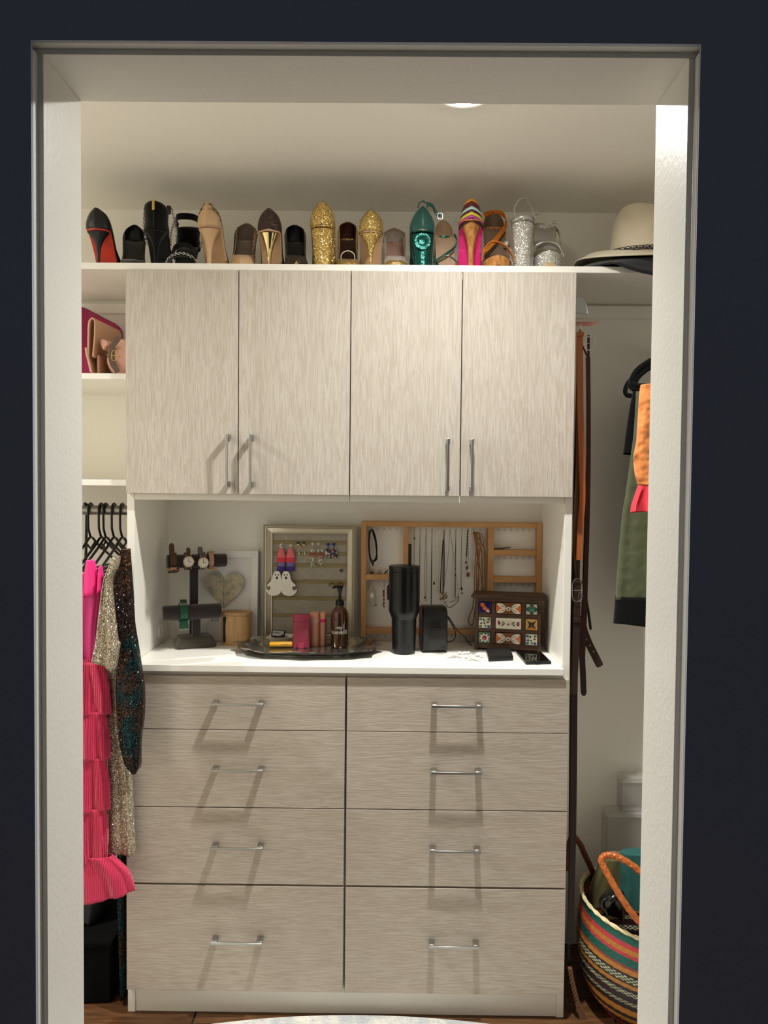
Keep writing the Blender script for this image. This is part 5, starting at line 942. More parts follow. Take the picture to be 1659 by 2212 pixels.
def tassel(x, z0, sc_, label, moon):
    t = earring(label, (x, eF-.004, z0)); y = eF-.0062
    for nm, m, za, zb, ra, rb in (('tassel_tier', coral, 0, -.0225, .0045, .0115), ('tassel_tier', redt, -.0200, -.0345, .0105, .0118), ('tassel_tier', lav, -.0325, -.0450, .0092, .0092), ('tassel_tier', purp, -.0425, -.0560, .0088, .0112)):
        n = 26; G().loft([[(x+(r+.0006*(k % 2))*math.cos(2*pi*k/n), y+.38*(r+.0006*(k % 2))*math.sin(2*pi*k/n), z0+z) for k in range(n)] for z, r in ((za*1.25, ra*1.18), (lerp(za, zb, .5)*1.25, lerp(ra, rb, .6)*1.18), (zb*1.25, rb*1.18))]).obj(nm, m, t, angle=20)
    if moon:
        g = G(); g.prism([(x+.0065*math.cos(a)+.001, z0+.008+.0065*math.sin(a)) for a in [lerp(1.0, 5.4, k/14) for k in range(15)]]+[(x+.0048*math.cos(a)+.0026, z0+.008+.0048*math.sin(a)) for a in [lerp(5.2, 1.1, k/12) for k in range(13)]], y-.001, y+.001); g.obj('moon', whitep, t)
    else:
        g = G(); [g.tube([(x+.0006*math.cos(a), y, z0+.008+.0006*math.sin(a)), (x+.0062*math.cos(a), y, z0+.008+.0062*math.sin(a))], .0006, 5) for a in [pi*k/4+.2 for k in range(8)]]; g.obj('star', whitep, t)
    G().tube([(x, y, z0+.003), (x, y, z0-.001)], .0005, 5).obj('link', gold, t)
q = (0.3760,0.3150,1.2591); tassel(q[0], q[2], 1, 'tiered coral and purple tassel earring with a white moon', True)
q = (0.4045,0.3150,1.2594); tassel(q[0], q[2], 1, 'tiered coral and purple tassel earring with a white star', False)
def flatp(nm, pts, y0, y1, m, t): return G().prism(pts, y0, y1).obj(nm, m, t, angle=30)
gh = [(0, 0), (.0075, -.0022), (.0115, -.009), (.014, -.018), (.0185, -.0245), (.0255, -.030), (.0275, -.0325), (.0255, -.0355), (.0205, -.0350), (.0185, -.039), (.0215, -.0432), (.0265, -.0432), (.0305, -.0405), (.0300, -.0465), (.0225, -.0540), (.0125, -.0570), (.002, -.0560), (-.005, -.0535), (-.0105, -.0490), (-.0125, -.041), (-.0125, -.028), (-.0112, -.014), (-.0085, -.005), (-.005, -.001)]
def ghost(x, z0, flip, label, y):
    t = earring(label, (x, y, z0)); s = -1 if flip else 1
    pts = [(x+s*a*1.10, z0+b*1.34) for a, b in [(p.x, p.y) for p in cr([(a, b, 0) for a, b in gh], 3, True)]]; flatp('body', pts, y, y+.0016, whitep, t)
    blk_ = mat('ghost_hole', (60, 54, 46), .8)
    for ax, az, rx, rz in ((-.0035, -.0085, .0013, .0023), (.0035, -.0085, .0013, .0023), (.0005, -.0155, .0028, .0036)):
        flatp('face_hole', [(x+s*.0005+1.25*ax+1.25*rx*math.cos(2*pi*k/14), z0+1.35*az+1.3*rz*math.sin(2*pi*k/14)) for k in range(14)], y-.0003, y-.00002, blk_, t)
    G().tube([(x, y-.0002, z0-.002), (x, y+.004, z0+.002)], .0005, 5).obj('hook', gold, t)
q = (0.3643,0.3090,1.1896); ghost(q[0], q[2], True, 'white ghost earring on the left, arm pointing left', .3020)
q = (0.3914,0.3090,1.1899); ghost(q[0], q[2], False, 'white ghost earring on the right, arm pointing right', .2998)
emer = mat('emerald_gem', (16, 66, 46), .15, coat=.6); pearl = mat('pearl', (232, 222, 202), .2, coat=.6)
for k, u in enumerate((0, 1)):
    q = ((0.4273,0.3140,1.2711), (0.4451,0.3140,1.2713))[k]; x, y, z = q
    t = earring('gold cluster earring with emerald and pearl, '+('left' if k == 0 else 'right')+' of its pair', (x, y, z-.008))
    g = G(); [g.ball((x+.003*math.cos(2*pi*j/5), y, z+.0045+.0025*math.sin(2*pi*j/5)), .0021, 6) for j in range(5)]; g.obj('gem', emer, t)
    G().ball((x, y-.002, z-.001), .0036, 8).obj('pearl', pearl, t)
    g = G(); [g.ball((x+(.0055+(j % 2)*.001)*math.cos(3.3+j*.5), y, z-.003+.005*math.sin(3.3+j*.5)), .0017, 6) for j in range(7)]; g.tube(cr([(x+.0045*math.cos(a), y, z-.0055+.0035*math.sin(a)) for a in [2*pi*j/8 for j in range(8)]], 2, True), .0010, 5, True); g.obj('gold_cluster', gold, t)
for k in (0, 1):
    x, y, z = ((0.4304,0.3135,1.2498), (0.4482,0.3135,1.2500))[k]
    t = earring('white teardrop earring, '+('left' if k == 0 else 'right')+' of its pair', (x, y, z-.011)); G().lathe([(.0003, 0), (.0012, -.003), (.0026, -.008), (.0027, -.010), (.0018, -.0122), (.0003, -.0128)], 14).xf(Matrix.Translation((x, y, z+.001))).obj('drop', pearl, t); G().tube([(x, y, z+.001), (x, y+.002, z+.003)], .0005, 5).obj('post', gold, t)
for k in (0, 1):
    x, y, z = ((0.4722,0.3140,1.2730), (0.4885,0.3140,1.2732))[k]
    t = earring('round clear crystal stud earring, '+('left' if k == 0 else 'right')+' of its pair', (x, y, z)); G().ball((x, y, z), .0044, 8, sy=.5).obj('crystal', mat('crystal', (206, 198, 180), .08, .6), t); G().tube(cr([(x+.0056*math.cos(a), y, z+.0056*math.sin(a)) for a in [2*pi*j/8 for j in range(8)]], 2, True), .0007, 5, True).obj('halo', champ, t)
def wordear(word, cols, u, label, st, wide):
    x, y, z = u; t = earring(label, (x, y, z-st*len(word))); LM = {'m': (206, 214, 190), 'r': (172, 66, 46), 'p': (206, 140, 120), 'w': (226, 218, 196), 'g': (176, 190, 160)}
    for k, ch in enumerate(word): text(ch, .0122, 'letter', mat('letter_'+cols[k], LM[cols[k]], .5), t, Matrix.Translation((x+.0004*k, y-.001, z-st*k-.004)) @ Matrix.Rotation(-.06, 4, 'Y') @ Matrix.Diagonal((wide, 1, 1, 1)), bold=.0002, depth=.0007)
    G().tube([(x, y, z+.003), (x, y+.002, z+.001)], .0005, 5).obj('post', gold, t)
    return t
wordear('EASTER', 'mrpwgg', (0.4717,0.3125,1.2560), 'stacked letter earring reading EASTER', .0092, 2.6); wordear('HAPPY', 'mrpwm', (0.4959,0.3125,1.2562), 'stacked letter earring reading HAPPY', .0102, 2.1)
cob = mat('cobalt_enamel', (28, 50, 140), .4); terr = glitter('terrazzo_acrylic', [(196, 186, 182), (40, 30, 62), (216, 208, 204), (30, 26, 44), (150, 70, 84), (70, 66, 96)], 190, .35, 0, .05)
for k in (0, 1):
    x, y, z = ((0.5192,0.3130,1.2721), (0.5370,0.3130,1.2723))[k]; o_ = .0 if k == 0 else .0
    t = earring('blue dot earring with a patterned arch drop, '+('left' if k == 0 else 'right')+' of its pair', (x, y, z-.033)); flatp('dot', [(x+.0046*math.cos(2*pi*j/20), z+.0046*math.sin(2*pi*j/20)) for j in range(20)], y-.001, y+.001, cob, t)
    xs_ = x+(-.0005 if k == 0 else .0018); flatp('arch', [(xs_+a, z+b*1.42+.004) for a, b in ((-.0105, -.033), (-.0095, -.024), (-.006, -.013), (0, -.0095), (.006, -.013), (.0085, -.024), (.0095, -.033), (.0035, -.033), (.003, -.026), (-.0005, -.0235), (-.004, -.026), (-.005, -.033))], y-.001-.0011*k, y+.0012-.0011*k, terr, t); G().tube([(x, y, z-.004), (x+.001, y, z-.011)], .0009, 5).obj('link', cob, t)
x, y, z = (0.5604,0.3130,1.1926); t = earring('single round dark disc earring at the right of the board', (x, y, z-.005)); flatp('disc', [(x+.0052*math.cos(2*pi*j/20), z+.0052*math.sin(2*pi*j/20)) for j in range(20)], y-.0008, y+.0008, mat('bronze_disc', (92, 78, 50), .4, .5), t); G().tube([(x, y, z+.005), (x, y+.001, z+.012)], .0005, 5).obj('hook', gold, t)
for k in (0, 1):
    x, y, z = ((0.5323,0.3120,1.1510), (0.5587,0.3120,1.1513))[k]
    t = earring('gold arched hoop earring, '+('left' if k == 0 else 'right')+' of its pair', (x, y, z-.006)); g = G()
    for j, rr in enumerate((.0062, .0085, .0105)): g.tube([(x+rr*math.cos(a), y-.001*j, z-.006+rr*1.05*math.sin(a)) for a in [lerp(-.05, pi+.05, q/12) for q in range(13)]], .0009, 6)
    g.obj('arch', gold, t); G().tube([(x-.009, y-.002, z-.009), (x-.002, y-.003, z+.003), (x+.009, y-.002, z-.006)], .0008, 5).obj('crossing_wire', gold, t)
x, y, z = (0.5438,0.3130,1.1238); t = earring('tiny thin gold hook earring behind the pump bottle', (x, y, z-.008)); G().tube(cr([(x, y, z), (x-.003, y, z-.003), (x-.003, y, z-.008), (x+.001, y, z-.010)], 4), .0007, 5).obj('hoop', gold, t)
# ---- wooden necklace organiser
pine = mat('pine_wood', (206, 158, 104), .55, vary=(190, 138, 86), vscale=26, stretch=(.3, 1, 1), bump=.1, bscale=70); pine_v = mat('pine_wood_upright', (206, 158, 104), .55, vary=(190, 138, 86), vscale=26, stretch=(1, 1, .3), bump=.1, bscale=70)
oY0, oY1 = .312, .340; o = lambda u, v: None
OX = [(0.6219,0.3120,1.1677)[0], (0.6376,0.3120,1.1678)[0], (0.7514,0.3120,1.1690)[0], (0.7671,0.3120,1.1692)[0], (1.0102,0.3120,1.1717)[0], (1.0287,0.3120,1.1719)[0], (1.1607,0.3120,1.1732)[0], min(1.1768, (1.1785,0.3120,1.1734)[0])]
OZ = dict(top=(0.8986,0.3120,1.3442)[2], tb=(0.8988,0.3120,1.3286)[2], l1=(0.6930,0.3120,1.1813)[2], l2=(0.6931,0.3120,1.1641)[2], r1=(1.0927,0.3120,1.2609)[2], r2=(1.0929,0.3120,1.2431)[2], r3=(1.0939,0.3120,1.1782)[2], r4=(1.0942,0.3120,1.1597)[2], b1=(0.9027,0.3120,1.0132)[2])
t = thing('necklace_organizer', 'wooden wall-style necklace organizer frame with cup hooks, leaning at the back', 'jewelry organizer', ((OX[0]+OX[7])/2, .326, C0)); org = t
for a, b in ((0, 1), (6, 7)): G().box(OX[a], OX[b], oY0, oY1, C0+.004, OZ['top']).obj('stile', pine_v, t, bev=.001)
G().box(OX[1]+.0002, OX[6]-.0002, oY0, oY1, OZ['tb'], OZ['top']).obj('top_rail', pine, t, bev=.001)
bb = OZ['b1']-.0165
G().box(OX[1]+.0002, OX[6]-.0002, oY0, oY1, bb, OZ['b1']).obj('bottom_rail', pine, t, bev=.001)
for a, b in ((2, 3), (4, 5)): G().box(OX[a], OX[b], oY0+.001, oY1, OZ['b1']+.0002, OZ['tb']-.0002).obj('divider', pine_v, t, bev=.001)
G().box(OX[1]+.0002, OX[2]-.0002, oY0+.0005, oY1, OZ['l2'], OZ['l1']).obj('shelf', pine, t, bev=.001)
G().box(OX[5]+.0002, OX[6]-.0002, oY0+.0005, oY1, OZ['r2'], OZ['r1']).obj('shelf', pine, t, bev=.001)
G().box(OX[5]+.0002, OX[6]-.0002, oY0+.0005, oY1, OZ['r4'], OZ['r3']).obj('shelf', pine, t, bev=.001)
hookm = mat('nickel_hook', (120, 116, 106), .35, .9)
def cup_hook(x, z, y=.322, flip=1):
    return G().tube(cr([(x, y, z), (x, y, z-.0025), (x+.0022*flip, y-.001, z-.0045), (x+.0026*flip, y-.001, z-.0078), (x, y-.001, z-.0098), (x-.0024*flip, y-.001, z-.0082), (x-.0026*flip, y-.001, z-.0062)], 3), .00058, 5).obj('hook', hookm, org)
rowz = {}
def hooks(us, v, zz, key):
    rowz[key] = []
    for u in us:
        cup_hook(u, zz-.0002); rowz[key].append((u, zz-.0092))
hooks([lerp((0.6516,0.3220,1.3185)[0], (0.7287,0.3220,1.3193)[0], k/4) for k in range(5)], 0, OZ['tb'], 'lt')
hooks([lerp((0.7836,0.3220,1.3198)[0], (0.9852,0.3220,1.3218)[0], k/11) for k in range(12)], 0, OZ['tb'], 'mid')
hooks([lerp((1.0436,0.3220,1.3181)[0], (1.1375,0.3220,1.3190)[0], k/5) for k in range(6)], 0, OZ['tb'], 'rt')
hooks([lerp((0.6574,0.3220,1.1539)[0], (0.7303,0.3220,1.1547)[0], k/4) for k in range(5)], 0, OZ['l2'], 'll')
hooks([lerp((1.0448,0.3220,1.2338)[0], (1.1389,0.3220,1.2348)[0], k/5) for k in range(6)], 0, OZ['r2'], 'rm')
hooks([lerp((1.0460,0.3220,1.1508)[0], (1.1402,0.3220,1.1517)[0], k/5) for k in range(6)], 0, OZ['r4'], 'rb')
hooks([lerp((0.6517,0.3220,0.9885)[0], (1.1527,0.3220,0.9939)[0], k/22) for k in range(23)], 0, bb, 'under')
# ---- necklaces, each on its own hook
thin_g = mat('thin_gold_chain', (150, 126, 80), .3, .9); dk_s = mat('dark_silver_chain', (96, 88, 78), .35, .8); pearlm = mat('pearl_bead', (216, 204, 178), .25, coat=.5); blackb = mat('black_bead', (22, 18, 17), .3); rubyb = mat('ruby_stone', (110, 26, 22), .15, coat=.6)
NY = .319
def necklace(label, hk, paths, m, r=.0007, extra=None, grp='necklaces on the hooks'):
    hx, hz = hk; t = thing('necklace', label, 'necklace', (hx, NY, hz-.12), 0, grp); g = G()
    for p in paths: g.tube(cr([(hx, NY, hz)]+p+[(hx, NY, hz)] if len(p) > 1 else [(hx, NY, hz)]+p, 5), r, 5)
    g.obj('chain', m, t)
    if extra: extra(t)
    return t
def dn(u0, v0, w=2.0): return None
H = rowz['mid']
def loop(hk, w, zlow, skew=0): return [(hk[0]-w, NY, lerp(hk[1], zlow, .5)), (hk[0]-w*.6+skew, NY, zlow+.006), (hk[0]+skew, NY, zlow), (hk[0]+w*.6+skew, NY, zlow+.006), (hk[0]+w, NY, lerp(hk[1], zlow, .5))]
Zp = lambda a: a[2]
def charm(m, c, r, sz=1.3, nm='pendant'): return lambda t: G().ball(c, r, 8, sy=.5, sz=sz).obj(nm, m, t)
def b1(t): G().ball((H[0][0]+.0008, NY-.001, Zp((0.7830,0.3190,1.2929))), .0024, 8, sz=1.6).obj('bead', blackb, t)
necklace('thin chain with a small black bead, left of the black tumbler straw', H[0], [loop(H[0], .0016, Zp((0.7841,0.3190,1.1943)))], thin_g, extra=b1)
necklace('plain fine chain just right of the tumbler straw', H[1], [loop(H[1], .0010, Zp((0.8037,0.3190,1.0970)))], dk_s)
def b3(t): G().ball((H[2][0]-.001, NY-.001, Zp((0.8193,0.3190,1.1101))), .0032, 8).obj('pendant', mat('dark_charm', (60, 44, 40), .35), t); G().tube(cr([(H[2][0]+.002+.0018*math.cos(a), NY-.001, Zp((0.8194,0.3190,1.1015))+.003*math.sin(a)) for a in [2*pi*k/8 for k in range(8)]], 2, True), .0005, 5, True).obj('ring', chrome, t)
necklace('fine chain with a dark charm beside the tumbler', H[2], [loop(H[2], .0026, Zp((0.8193,0.3190,1.1115)))], dk_s, extra=b3)
necklace('long straight chain ending behind the label printer', H[3], [loop(H[3], .0009, Zp((0.8397,0.3190,1.0716)))], dk_s, .0009)
def b5(t):
    g = G(); zt, zb5 = H[4][1], Zp((0.8561,0.3190,1.1320))
    for k in range(46):
        s = k/45; x = H[4][0]+(-.0035-.0045*math.sin(pi*s*.55)) if True else 0; g.ball((x, NY-.0005, lerp(zt, zb5, s)), .0012, 5)
        g.ball((H[4][0]+.0045*math.sin(pi*s*.8), NY-.0005, lerp(zt, zb5, s)), .0012, 5)
    g.obj('pearl_strand', pearlm, t); G().ball((H[4][0]-.010, NY-.002, Zp((0.8502,0.3190,1.1549))), .0028, 8, sz=1.8).obj('charm', blackb, t)
necklace('long strand of tiny pearls with a black charm', H[4], [loop(H[4], .004, Zp((0.8561,0.3190,1.1320)))], pearlm, .0006, b5)
def b6(t):
    g = G(); rnd = random.Random(3); c = (0.8776,0.3160,1.1126)
    for k in range(26): g.ball((c[0]+rnd.uniform(-.011, .010), NY-.004+rnd.uniform(-.003, .002), c[2]+rnd.uniform(-.017, .016)), rnd.uniform(.0015, .0034), 6)
    g.obj('flower_cluster', mat('antique_gold_cluster', (150, 128, 88), .3, .8), t); g = G()
    for k in range(4): g.ball((c[0]+.0035, NY-.008, c[2]-.014+.009*k), .0030, 8)
    g.obj('pearl', pearlm, t)
    g = G(); g.tube(cr([(H[5][0]-.0025, NY, H[5][1]-.03), (H[5][0]-.007, NY, lerp(H[5][1], c[2], .6)), (H[5][0]-.009, NY, c[2]+.012)], 6), .0014, 6); g.tube([(H[5][0]+.0005, NY, H[5][1]), (H[5][0]+.001, NY, c[2]+.014)], .0013, 6); g.obj('twisted_strand', mat('dark_bronze_strand', (56, 46, 36), .5, .4), t)
necklace('statement necklace with a cluster of gold flowers and pearls', H[5], [loop(H[5], .003, Zp((0.8776,0.3190,1.1265)))], dk_s, .0009, b6)
p7 = [(0.8888,0.3155,1.2414),(0.8785,0.3155,1.1527),(0.8761,0.3155,1.1126),(0.8878,0.3155,1.0870),(0.8965,0.3155,1.0813),(0.9134,0.3155,1.0958),(0.9217,0.3155,1.1160),(0.9137,0.3155,1.1845),(0.9059,0.3155,1.2416)]
def b7(t): G().tube(cr([(0.8820,0.3145,1.0899),(0.8964,0.3145,1.0801),(0.9204,0.3145,1.0989),(0.9215,0.3145,1.1190),(0.9132,0.3145,1.1046),(0.8948,0.3145,1.0972)], 3), .0011, 6).obj('bar_link', mat('brass_bars', (140, 118, 78), .3, .9), t)
necklace('wide V-shaped chain with brass bar links at the bottom', H[6], [p7], dk_s, .0006, b7)
def b8(t): G().ball((H[7][0], NY-.001, Zp((0.9140,0.3190,1.1813))), .0022, 8, sz=1.8).obj('bead', mat('dark_charm', (60, 44, 40), .35), t)
necklace('doubled chain with a small bead beside the V-shaped chain', H[7], [loop(H[7], .0013, Zp((0.9149,0.3190,1.1125)))], mat('grey_chain', (110, 104, 92), .4, .7), .0010, b8)
def b9(t):
    c = (0.9315,0.3170,1.1388); G().ball((c[0], NY-.001, c[2]), .0036, 8, sy=.5, sz=1.4).obj('heart_charm', blackb, t)
    G().tube(cr([(c[0]+.0015+.0028*math.cos(a), NY-.001, c[2]-.0135+.0034*math.sin(a)) for a in [2*pi*k/8 for k in range(8)]], 2, True), .0007, 5, True).obj('ring', dk_s, t); G().tube([(c[0], NY-.001, c[2]-.004), (c[0]+.001, NY-.001, c[2]-.020)], .0007, 5).obj('key_stem', dk_s, t)
necklace('thin chain with a black heart and a key charm', H[8], [loop(H[8], .0012, Zp((0.9331,0.3190,1.1385)))], dk_s, .0006, b9)
def b10(t):
    for k, (u, v, a, b, m) in enumerate(((0, 0, .0046, .0066, None), (.003, -.0165, .0056, .0080, None), (.0065, -.0375, .0070, .0098, rubyb))):
        c = (0.9446,0.3160,1.2205); x, z = c[0]+u, c[2]+v
        G().tube(cr([(x+a*math.cos(q), NY-.003, z+b*math.sin(q)) for q in [2*pi*j/12 for j in range(12)]], 2, True), .0016, 6, True).obj('oval_frame', mat('ivory_beads', (206, 192, 172), .4), t)
        G().ball((x, NY-.003, z), a*.75, 8, sy=.3, sz=b/a).obj('stone', m or mat('smoky_stone', (96, 78, 66), .2), t)
    chain(t, [(H[9][0], NY-.001, H[9][1]), (H[9][0]-.001, NY-.001, H[9][1]-.03), (H[9][0]-.004, NY-.001, (0.9444,0.3160,1.2334)[2])], .0028, .0008, blackb, 'link_chain', False)
necklace('silver and black link necklace with three oval stones', H[9], [loop(H[9], .0022, Zp((0.9525,0.3190,1.1845)))], dk_s, .0008, b10)
cordm = mat('tan_suede_cord', (140, 98, 60), .85); 
q1 = [[(0.9765,0.3180,1.2991),(0.9719,0.3180,1.2134),(0.9702,0.3180,1.1276),(0.9666,0.3180,1.0817),(0.9569,0.3180,1.0557),(0.9543,0.3180,1.0342),(0.9659,0.3180,1.0271),(0.9712,0.3180,1.0559),(0.9788,0.3180,1.1277),(0.9829,0.3180,1.2421)], [(0.9848,0.3160,1.2993),(0.9833,0.3160,1.1995),(0.9818,0.3160,1.0993),(0.9878,0.3160,1.0736),(0.9930,0.3160,1.1138),(0.9927,0.3160,1.2424)], [(0.9934,0.3170,1.3022),(1.0001,0.3170,1.2281),(1.0027,0.3170,1.1424),(0.9978,0.3170,1.0850),(0.9923,0.3170,1.1709)], [(0.9875,0.3150,1.2994),(0.9929,0.3150,1.2140),(0.9984,0.3150,1.1283),(1.0019,0.3150,1.0768),(1.0037,0.3150,1.1569),(1.0009,0.3150,1.2568)], [(0.9794,0.3180,1.2963),(0.9766,0.3180,1.1849),(0.9794,0.3180,1.0847),(0.9837,0.3180,1.1850)]]
def cords(t): G().ball((H[10][0]+.001, NY-.004, H[10][1]-.0090), .005, 8, sz=.7).obj('knot', cordm, t)
necklace('bundle of tan suede cords hanging beside the right divider', (H[10][0], H[10][1]-.0045), q1, cordm, .0017, cords)
L_ = rowz['lt']
bp_ = [(0.6476,0.3180,1.3073),(0.6450,0.3180,1.2744),(0.6468,0.3180,1.2387),(0.6526,0.3180,1.2174),(0.6612,0.3180,1.2217),(0.6695,0.3180,1.2447),(0.6663,0.3180,1.2889),(0.6575,0.3180,1.3159)]
def bl(t): G().tube(cr([(0.6461,0.3160,1.3159),(0.6451,0.3160,1.2674),(0.6497,0.3160,1.2304),(0.6584,0.3160,1.2205),(0.6571,0.3160,1.2076)], 4), .0024, 6).obj('cord_strand', blackb, t); G().tube(cr([(0.6546,0.3170,1.3160),(0.6649,0.3170,1.2818),(0.6696,0.3170,1.2319),(0.6612,0.3170,1.2218)], 4), .0022, 6).obj('cord_strand', blackb, t)
necklace('black braided cord necklace in the upper left compartment', L_[0], [bp_], blackb, .0022, bl)
l2 = rowz['ll']
pl = [(0.6477,0.3180,1.1271),(0.6466,0.3180,1.0984),(0.6553,0.3180,1.0813),(0.6652,0.3180,1.0886),(0.6679,0.3180,1.1072),(0.6605,0.3180,1.1358)]
def bl2(t): G().lathe([(.0005, 0), (.0045, 0), (.0045, .002), (.0005, .002)], 14, sy=1.7).xf(Matrix.Translation((0.6557,0.3160,1.1160)) @ Matrix.Rotation(pi/2, 4, 'X')).obj('charm', whitep, t); G().ball((0.6681,0.3160,1.0860), .0026, 6).obj('bead', mat('wine_bead', (64, 28, 26), .4), t)
necklace('fine gold chain with a cream charm, lower left compartment', l2[0], [pl], mat('pale_gold_chain', (176, 156, 104), .3, .9), .0007, bl2)
t = thing('bracelet', 'red, black and white beaded bracelet hanging in the lower left compartment', 'bracelet', ((0.6920,0.3180,1.1319)), 0); bx = (0.6918,0.3180,1.1533)
for k, c in enumerate(((34, 24, 22), (120, 70, 60), (150, 44, 38), (158, 60, 52), (196, 186, 172), (40, 30, 28), (190, 180, 166), (44, 34, 32), (160, 120, 104), (156, 74, 60))):
    G().ball((bx[0]+.0005*k*(1 if k % 2 else -1)*.3, NY-.001, (0.6920,0.3180,1.1290)[2]-.0053*k), .0030, 8).obj('bead', mat('bead_%d%d%d' % c, c, .4), t)
G().tube([(l2[2][0], NY, l2[2][1]), (bx[0], NY-.001, (0.6920,0.3180,1.1290)[2]-.048)], .0006, 5).obj('cord', blackb, t)
t = thing('bracelet', 'dark red woven bracelet half hidden behind the tumbler', 'bracelet', (0.7065,0.3180,1.1105), 0); G().ribbon([(0.7061,0.3180,1.1478),(0.7048,0.3180,1.1363),(0.7049,0.3180,1.1191),(0.7065,0.3180,1.1019)], .006, .002, (1, 0, 0)).obj('band', mat('dark_red_weave', (70, 26, 30), .8), t); G().tube([(l2[3][0], NY, l2[3][1]), (0.7061,0.3180,1.1478)], .0006, 5).obj('cord', blackb, t)
zs = OZ['l1']+.0003
x = (0.6543,0.3200,1.1842)[0]; t = thing('ring', 'square champagne ring on the left compartment shelf', 'ring', (x, .322, zs)); G().tube(cr([(x+.006*math.cos(a), .322, zs+.0080+.0045*math.sin(a)) for a in [2*pi*k/8 for k in range(8)]], 3, True), .0012, 6, True).obj('band', mat('champ_ring', (186, 166, 134), .3, .8), t); G().box(x-.005, x+.005, .317, .3195, zs+.001, zs+.008).obj('stone', mat('dark_stone', (60, 50, 42), .15), t, bev=.001)
x = (0.6786,0.3200,1.1874)[0]; t = thing('ring', 'tall stone ring standing on the left compartment shelf', 'ring', (x, .322, zs)); G().box(x-.0035, x+.0035, .318, .324, zs+.003, zs+.0145).obj('stone', mat('smoke_stone', (150, 132, 122), .2), t, bev=.001); G().tube(cr([(x+.006*math.cos(a), .322, zs+.0050+.0045*math.sin(a)) for a in [2*pi*k/8 for k in range(8)]], 3, True), .0010, 6, True).obj('band', chrome, t)
x = (0.6972,0.3200,1.1818)[0]; t = thing('hair_clip', 'black hair clip leaning on the left compartment shelf', 'hair clip', (x, .322, zs)); G().tube([(x-.004, .322, zs+.0012), (x+.0062, .322, zs+.0145)], .0013, 6).obj('prong', blackb, t); G().tube([(x-.004, .322, zs+.0012), (x+.0075, .322, zs+.010)], .0010, 6).obj('prong', blackb, t)
zs = OZ['r1']+.0003; xa, xb = (1.0299,0.3200,1.2624)[0], (1.0825,0.3200,1.2658)[0]
tag(G().loft([[(xa, .318, zs), (xa, .326, zs), (xa, .326, zs+.004), (xa, .318, zs+.004)], [(lerp(xa, xb, .5), .318, zs+.0012), (lerp(xa, xb, .5), .326, zs+.0012), (lerp(xa, xb, .5), .326, zs+.0055), (lerp(xa, xb, .5), .318, zs+.0055)], [(xb, .320, zs+.0058), (xb, .324, zs+.0058), (xb, .324, zs+.0078), (xb, .320, zs+.0078)]]).obj('hair_stick', blackb, bev=.0004), 'black hair stick lying on the upper right compartment shelf', 'hair stick')
# ---- silver tray
trm = mat('worn_silver_plate', (200, 196, 186), .13, .95, bump=.10, bscale=40, vary=(168, 164, 154), vscale=22)
tcx, tcy, tra, trb = (0.4752,0.1850,0.9915)[0], .172, .206, .120; T0 = C0
def tray_ring(s, z, wav):
    out = []
    for k in range(160):
        a = 2*pi*k/160; ca, sa = math.cos(a), math.sin(a)
        sq = 1/((abs(ca)**2.6+abs(sa)**2.6)**(1/2.6)); sc2 = 1+wav*(.030*math.cos(8*a)+.022*math.cos(12*a+.5)+.010*math.cos(20*a))
        out.append((tcx+tra*s*sq*ca*sc2, tcy+trb*s*sq*sa*sc2, T0+z+wav*.0028*math.cos(8*a+.4)*(1 if s > .9 else 0)))
    return out
t = thing('tray', 'scalloped silver serving tray on the countertop', 'tray', (tcx, tcy, T0))
G().loft([tray_ring(.40, .0075, 0), tray_ring(.66, .0075, 0), tray_ring(.73, .0080, .2), tray_ring(.79, .0120, .5), tray_ring(.86, .0150, .8), tray_ring(.93, .0185, 1), tray_ring(1.0, .0235, 1), tray_ring(1.002, .0222, 1), tray_ring(.94, .0166, 1), tray_ring(.86, .0128, .8), tray_ring(.78, .0105, .5), tray_ring(.70, .0052, .2), tray_ring(.40, .0052, 0)]).obj('plate', trm, t, angle=60)
G().loft([tray_ring(.66, .0001, 0), tray_ring(.66, .0050, 0), tray_ring(.63, .0050, 0), tray_ring(.63, .0001, 0)], cap=False, closed=True).obj('foot_ring', trm, t)
TS = T0+.0079
# scalloped dish with a black-framed card in it
ivory = mat('glazed_ivory', (226, 220, 204), .25, coat=.4)
dx, dy = .381, .232
t = thing('trinket_dish', 'small white wavy trinket dish on the silver tray', 'dish', (dx, dy, TS)); rows = []
for r, z, wv in ((.001, .0005, 0), (.016, .0005, 0), (.021, .003, .05), (.030, .014, .10), (.036, .022, .16), (.035, .0225, .16), (.028, .015, .10), (.019, .005, .05), (.001, .004, 0)):
    rows.append([(dx+r*(1+wv*math.cos(4*a))*math.cos(a), dy+r*.62*(1+wv*math.cos(4*a))*math.sin(a), TS+z+wv*.02*math.cos(4*a+pi)*.8) for a in [2*pi*k/40 for k in range(40)]])
G().loft(rows).obj('bowl', ivory, t)
q = (0.3787,0.2350,1.0094); t = thing('compact_mirror', 'tilted black-rimmed compact lying in the trinket dish', 'compact', (q[0], .232, TS+.012)); M = Matrix.Translation((q[0], .234, q[2])) @ Matrix.Rotation(-.55, 4, 'X') @ Matrix.Rotation(.06, 4, 'Y')
G().box(-.0205, .0205, -.003, .004, -.0105, .0115).xf(M).obj('rim', black_plastic, t, bev=.002); G().box(-.0165, .0165, -.0038, -.0029, -.0075, .0085).xf(M).obj('label_panel', mat('pale_label', (176, 176, 172), .4), t, bev=.0004); text('YPNC', .0085, 'lettering', mat('ink', (40, 36, 34), .5), t, M @ Matrix.Translation((-.003, -.0042, .001)), depth=.0001); G().ball(tuple(M @ Vector((.013, -.005, -.007))), .004, 8, sy=.6).obj('clasp', black_plastic, t)
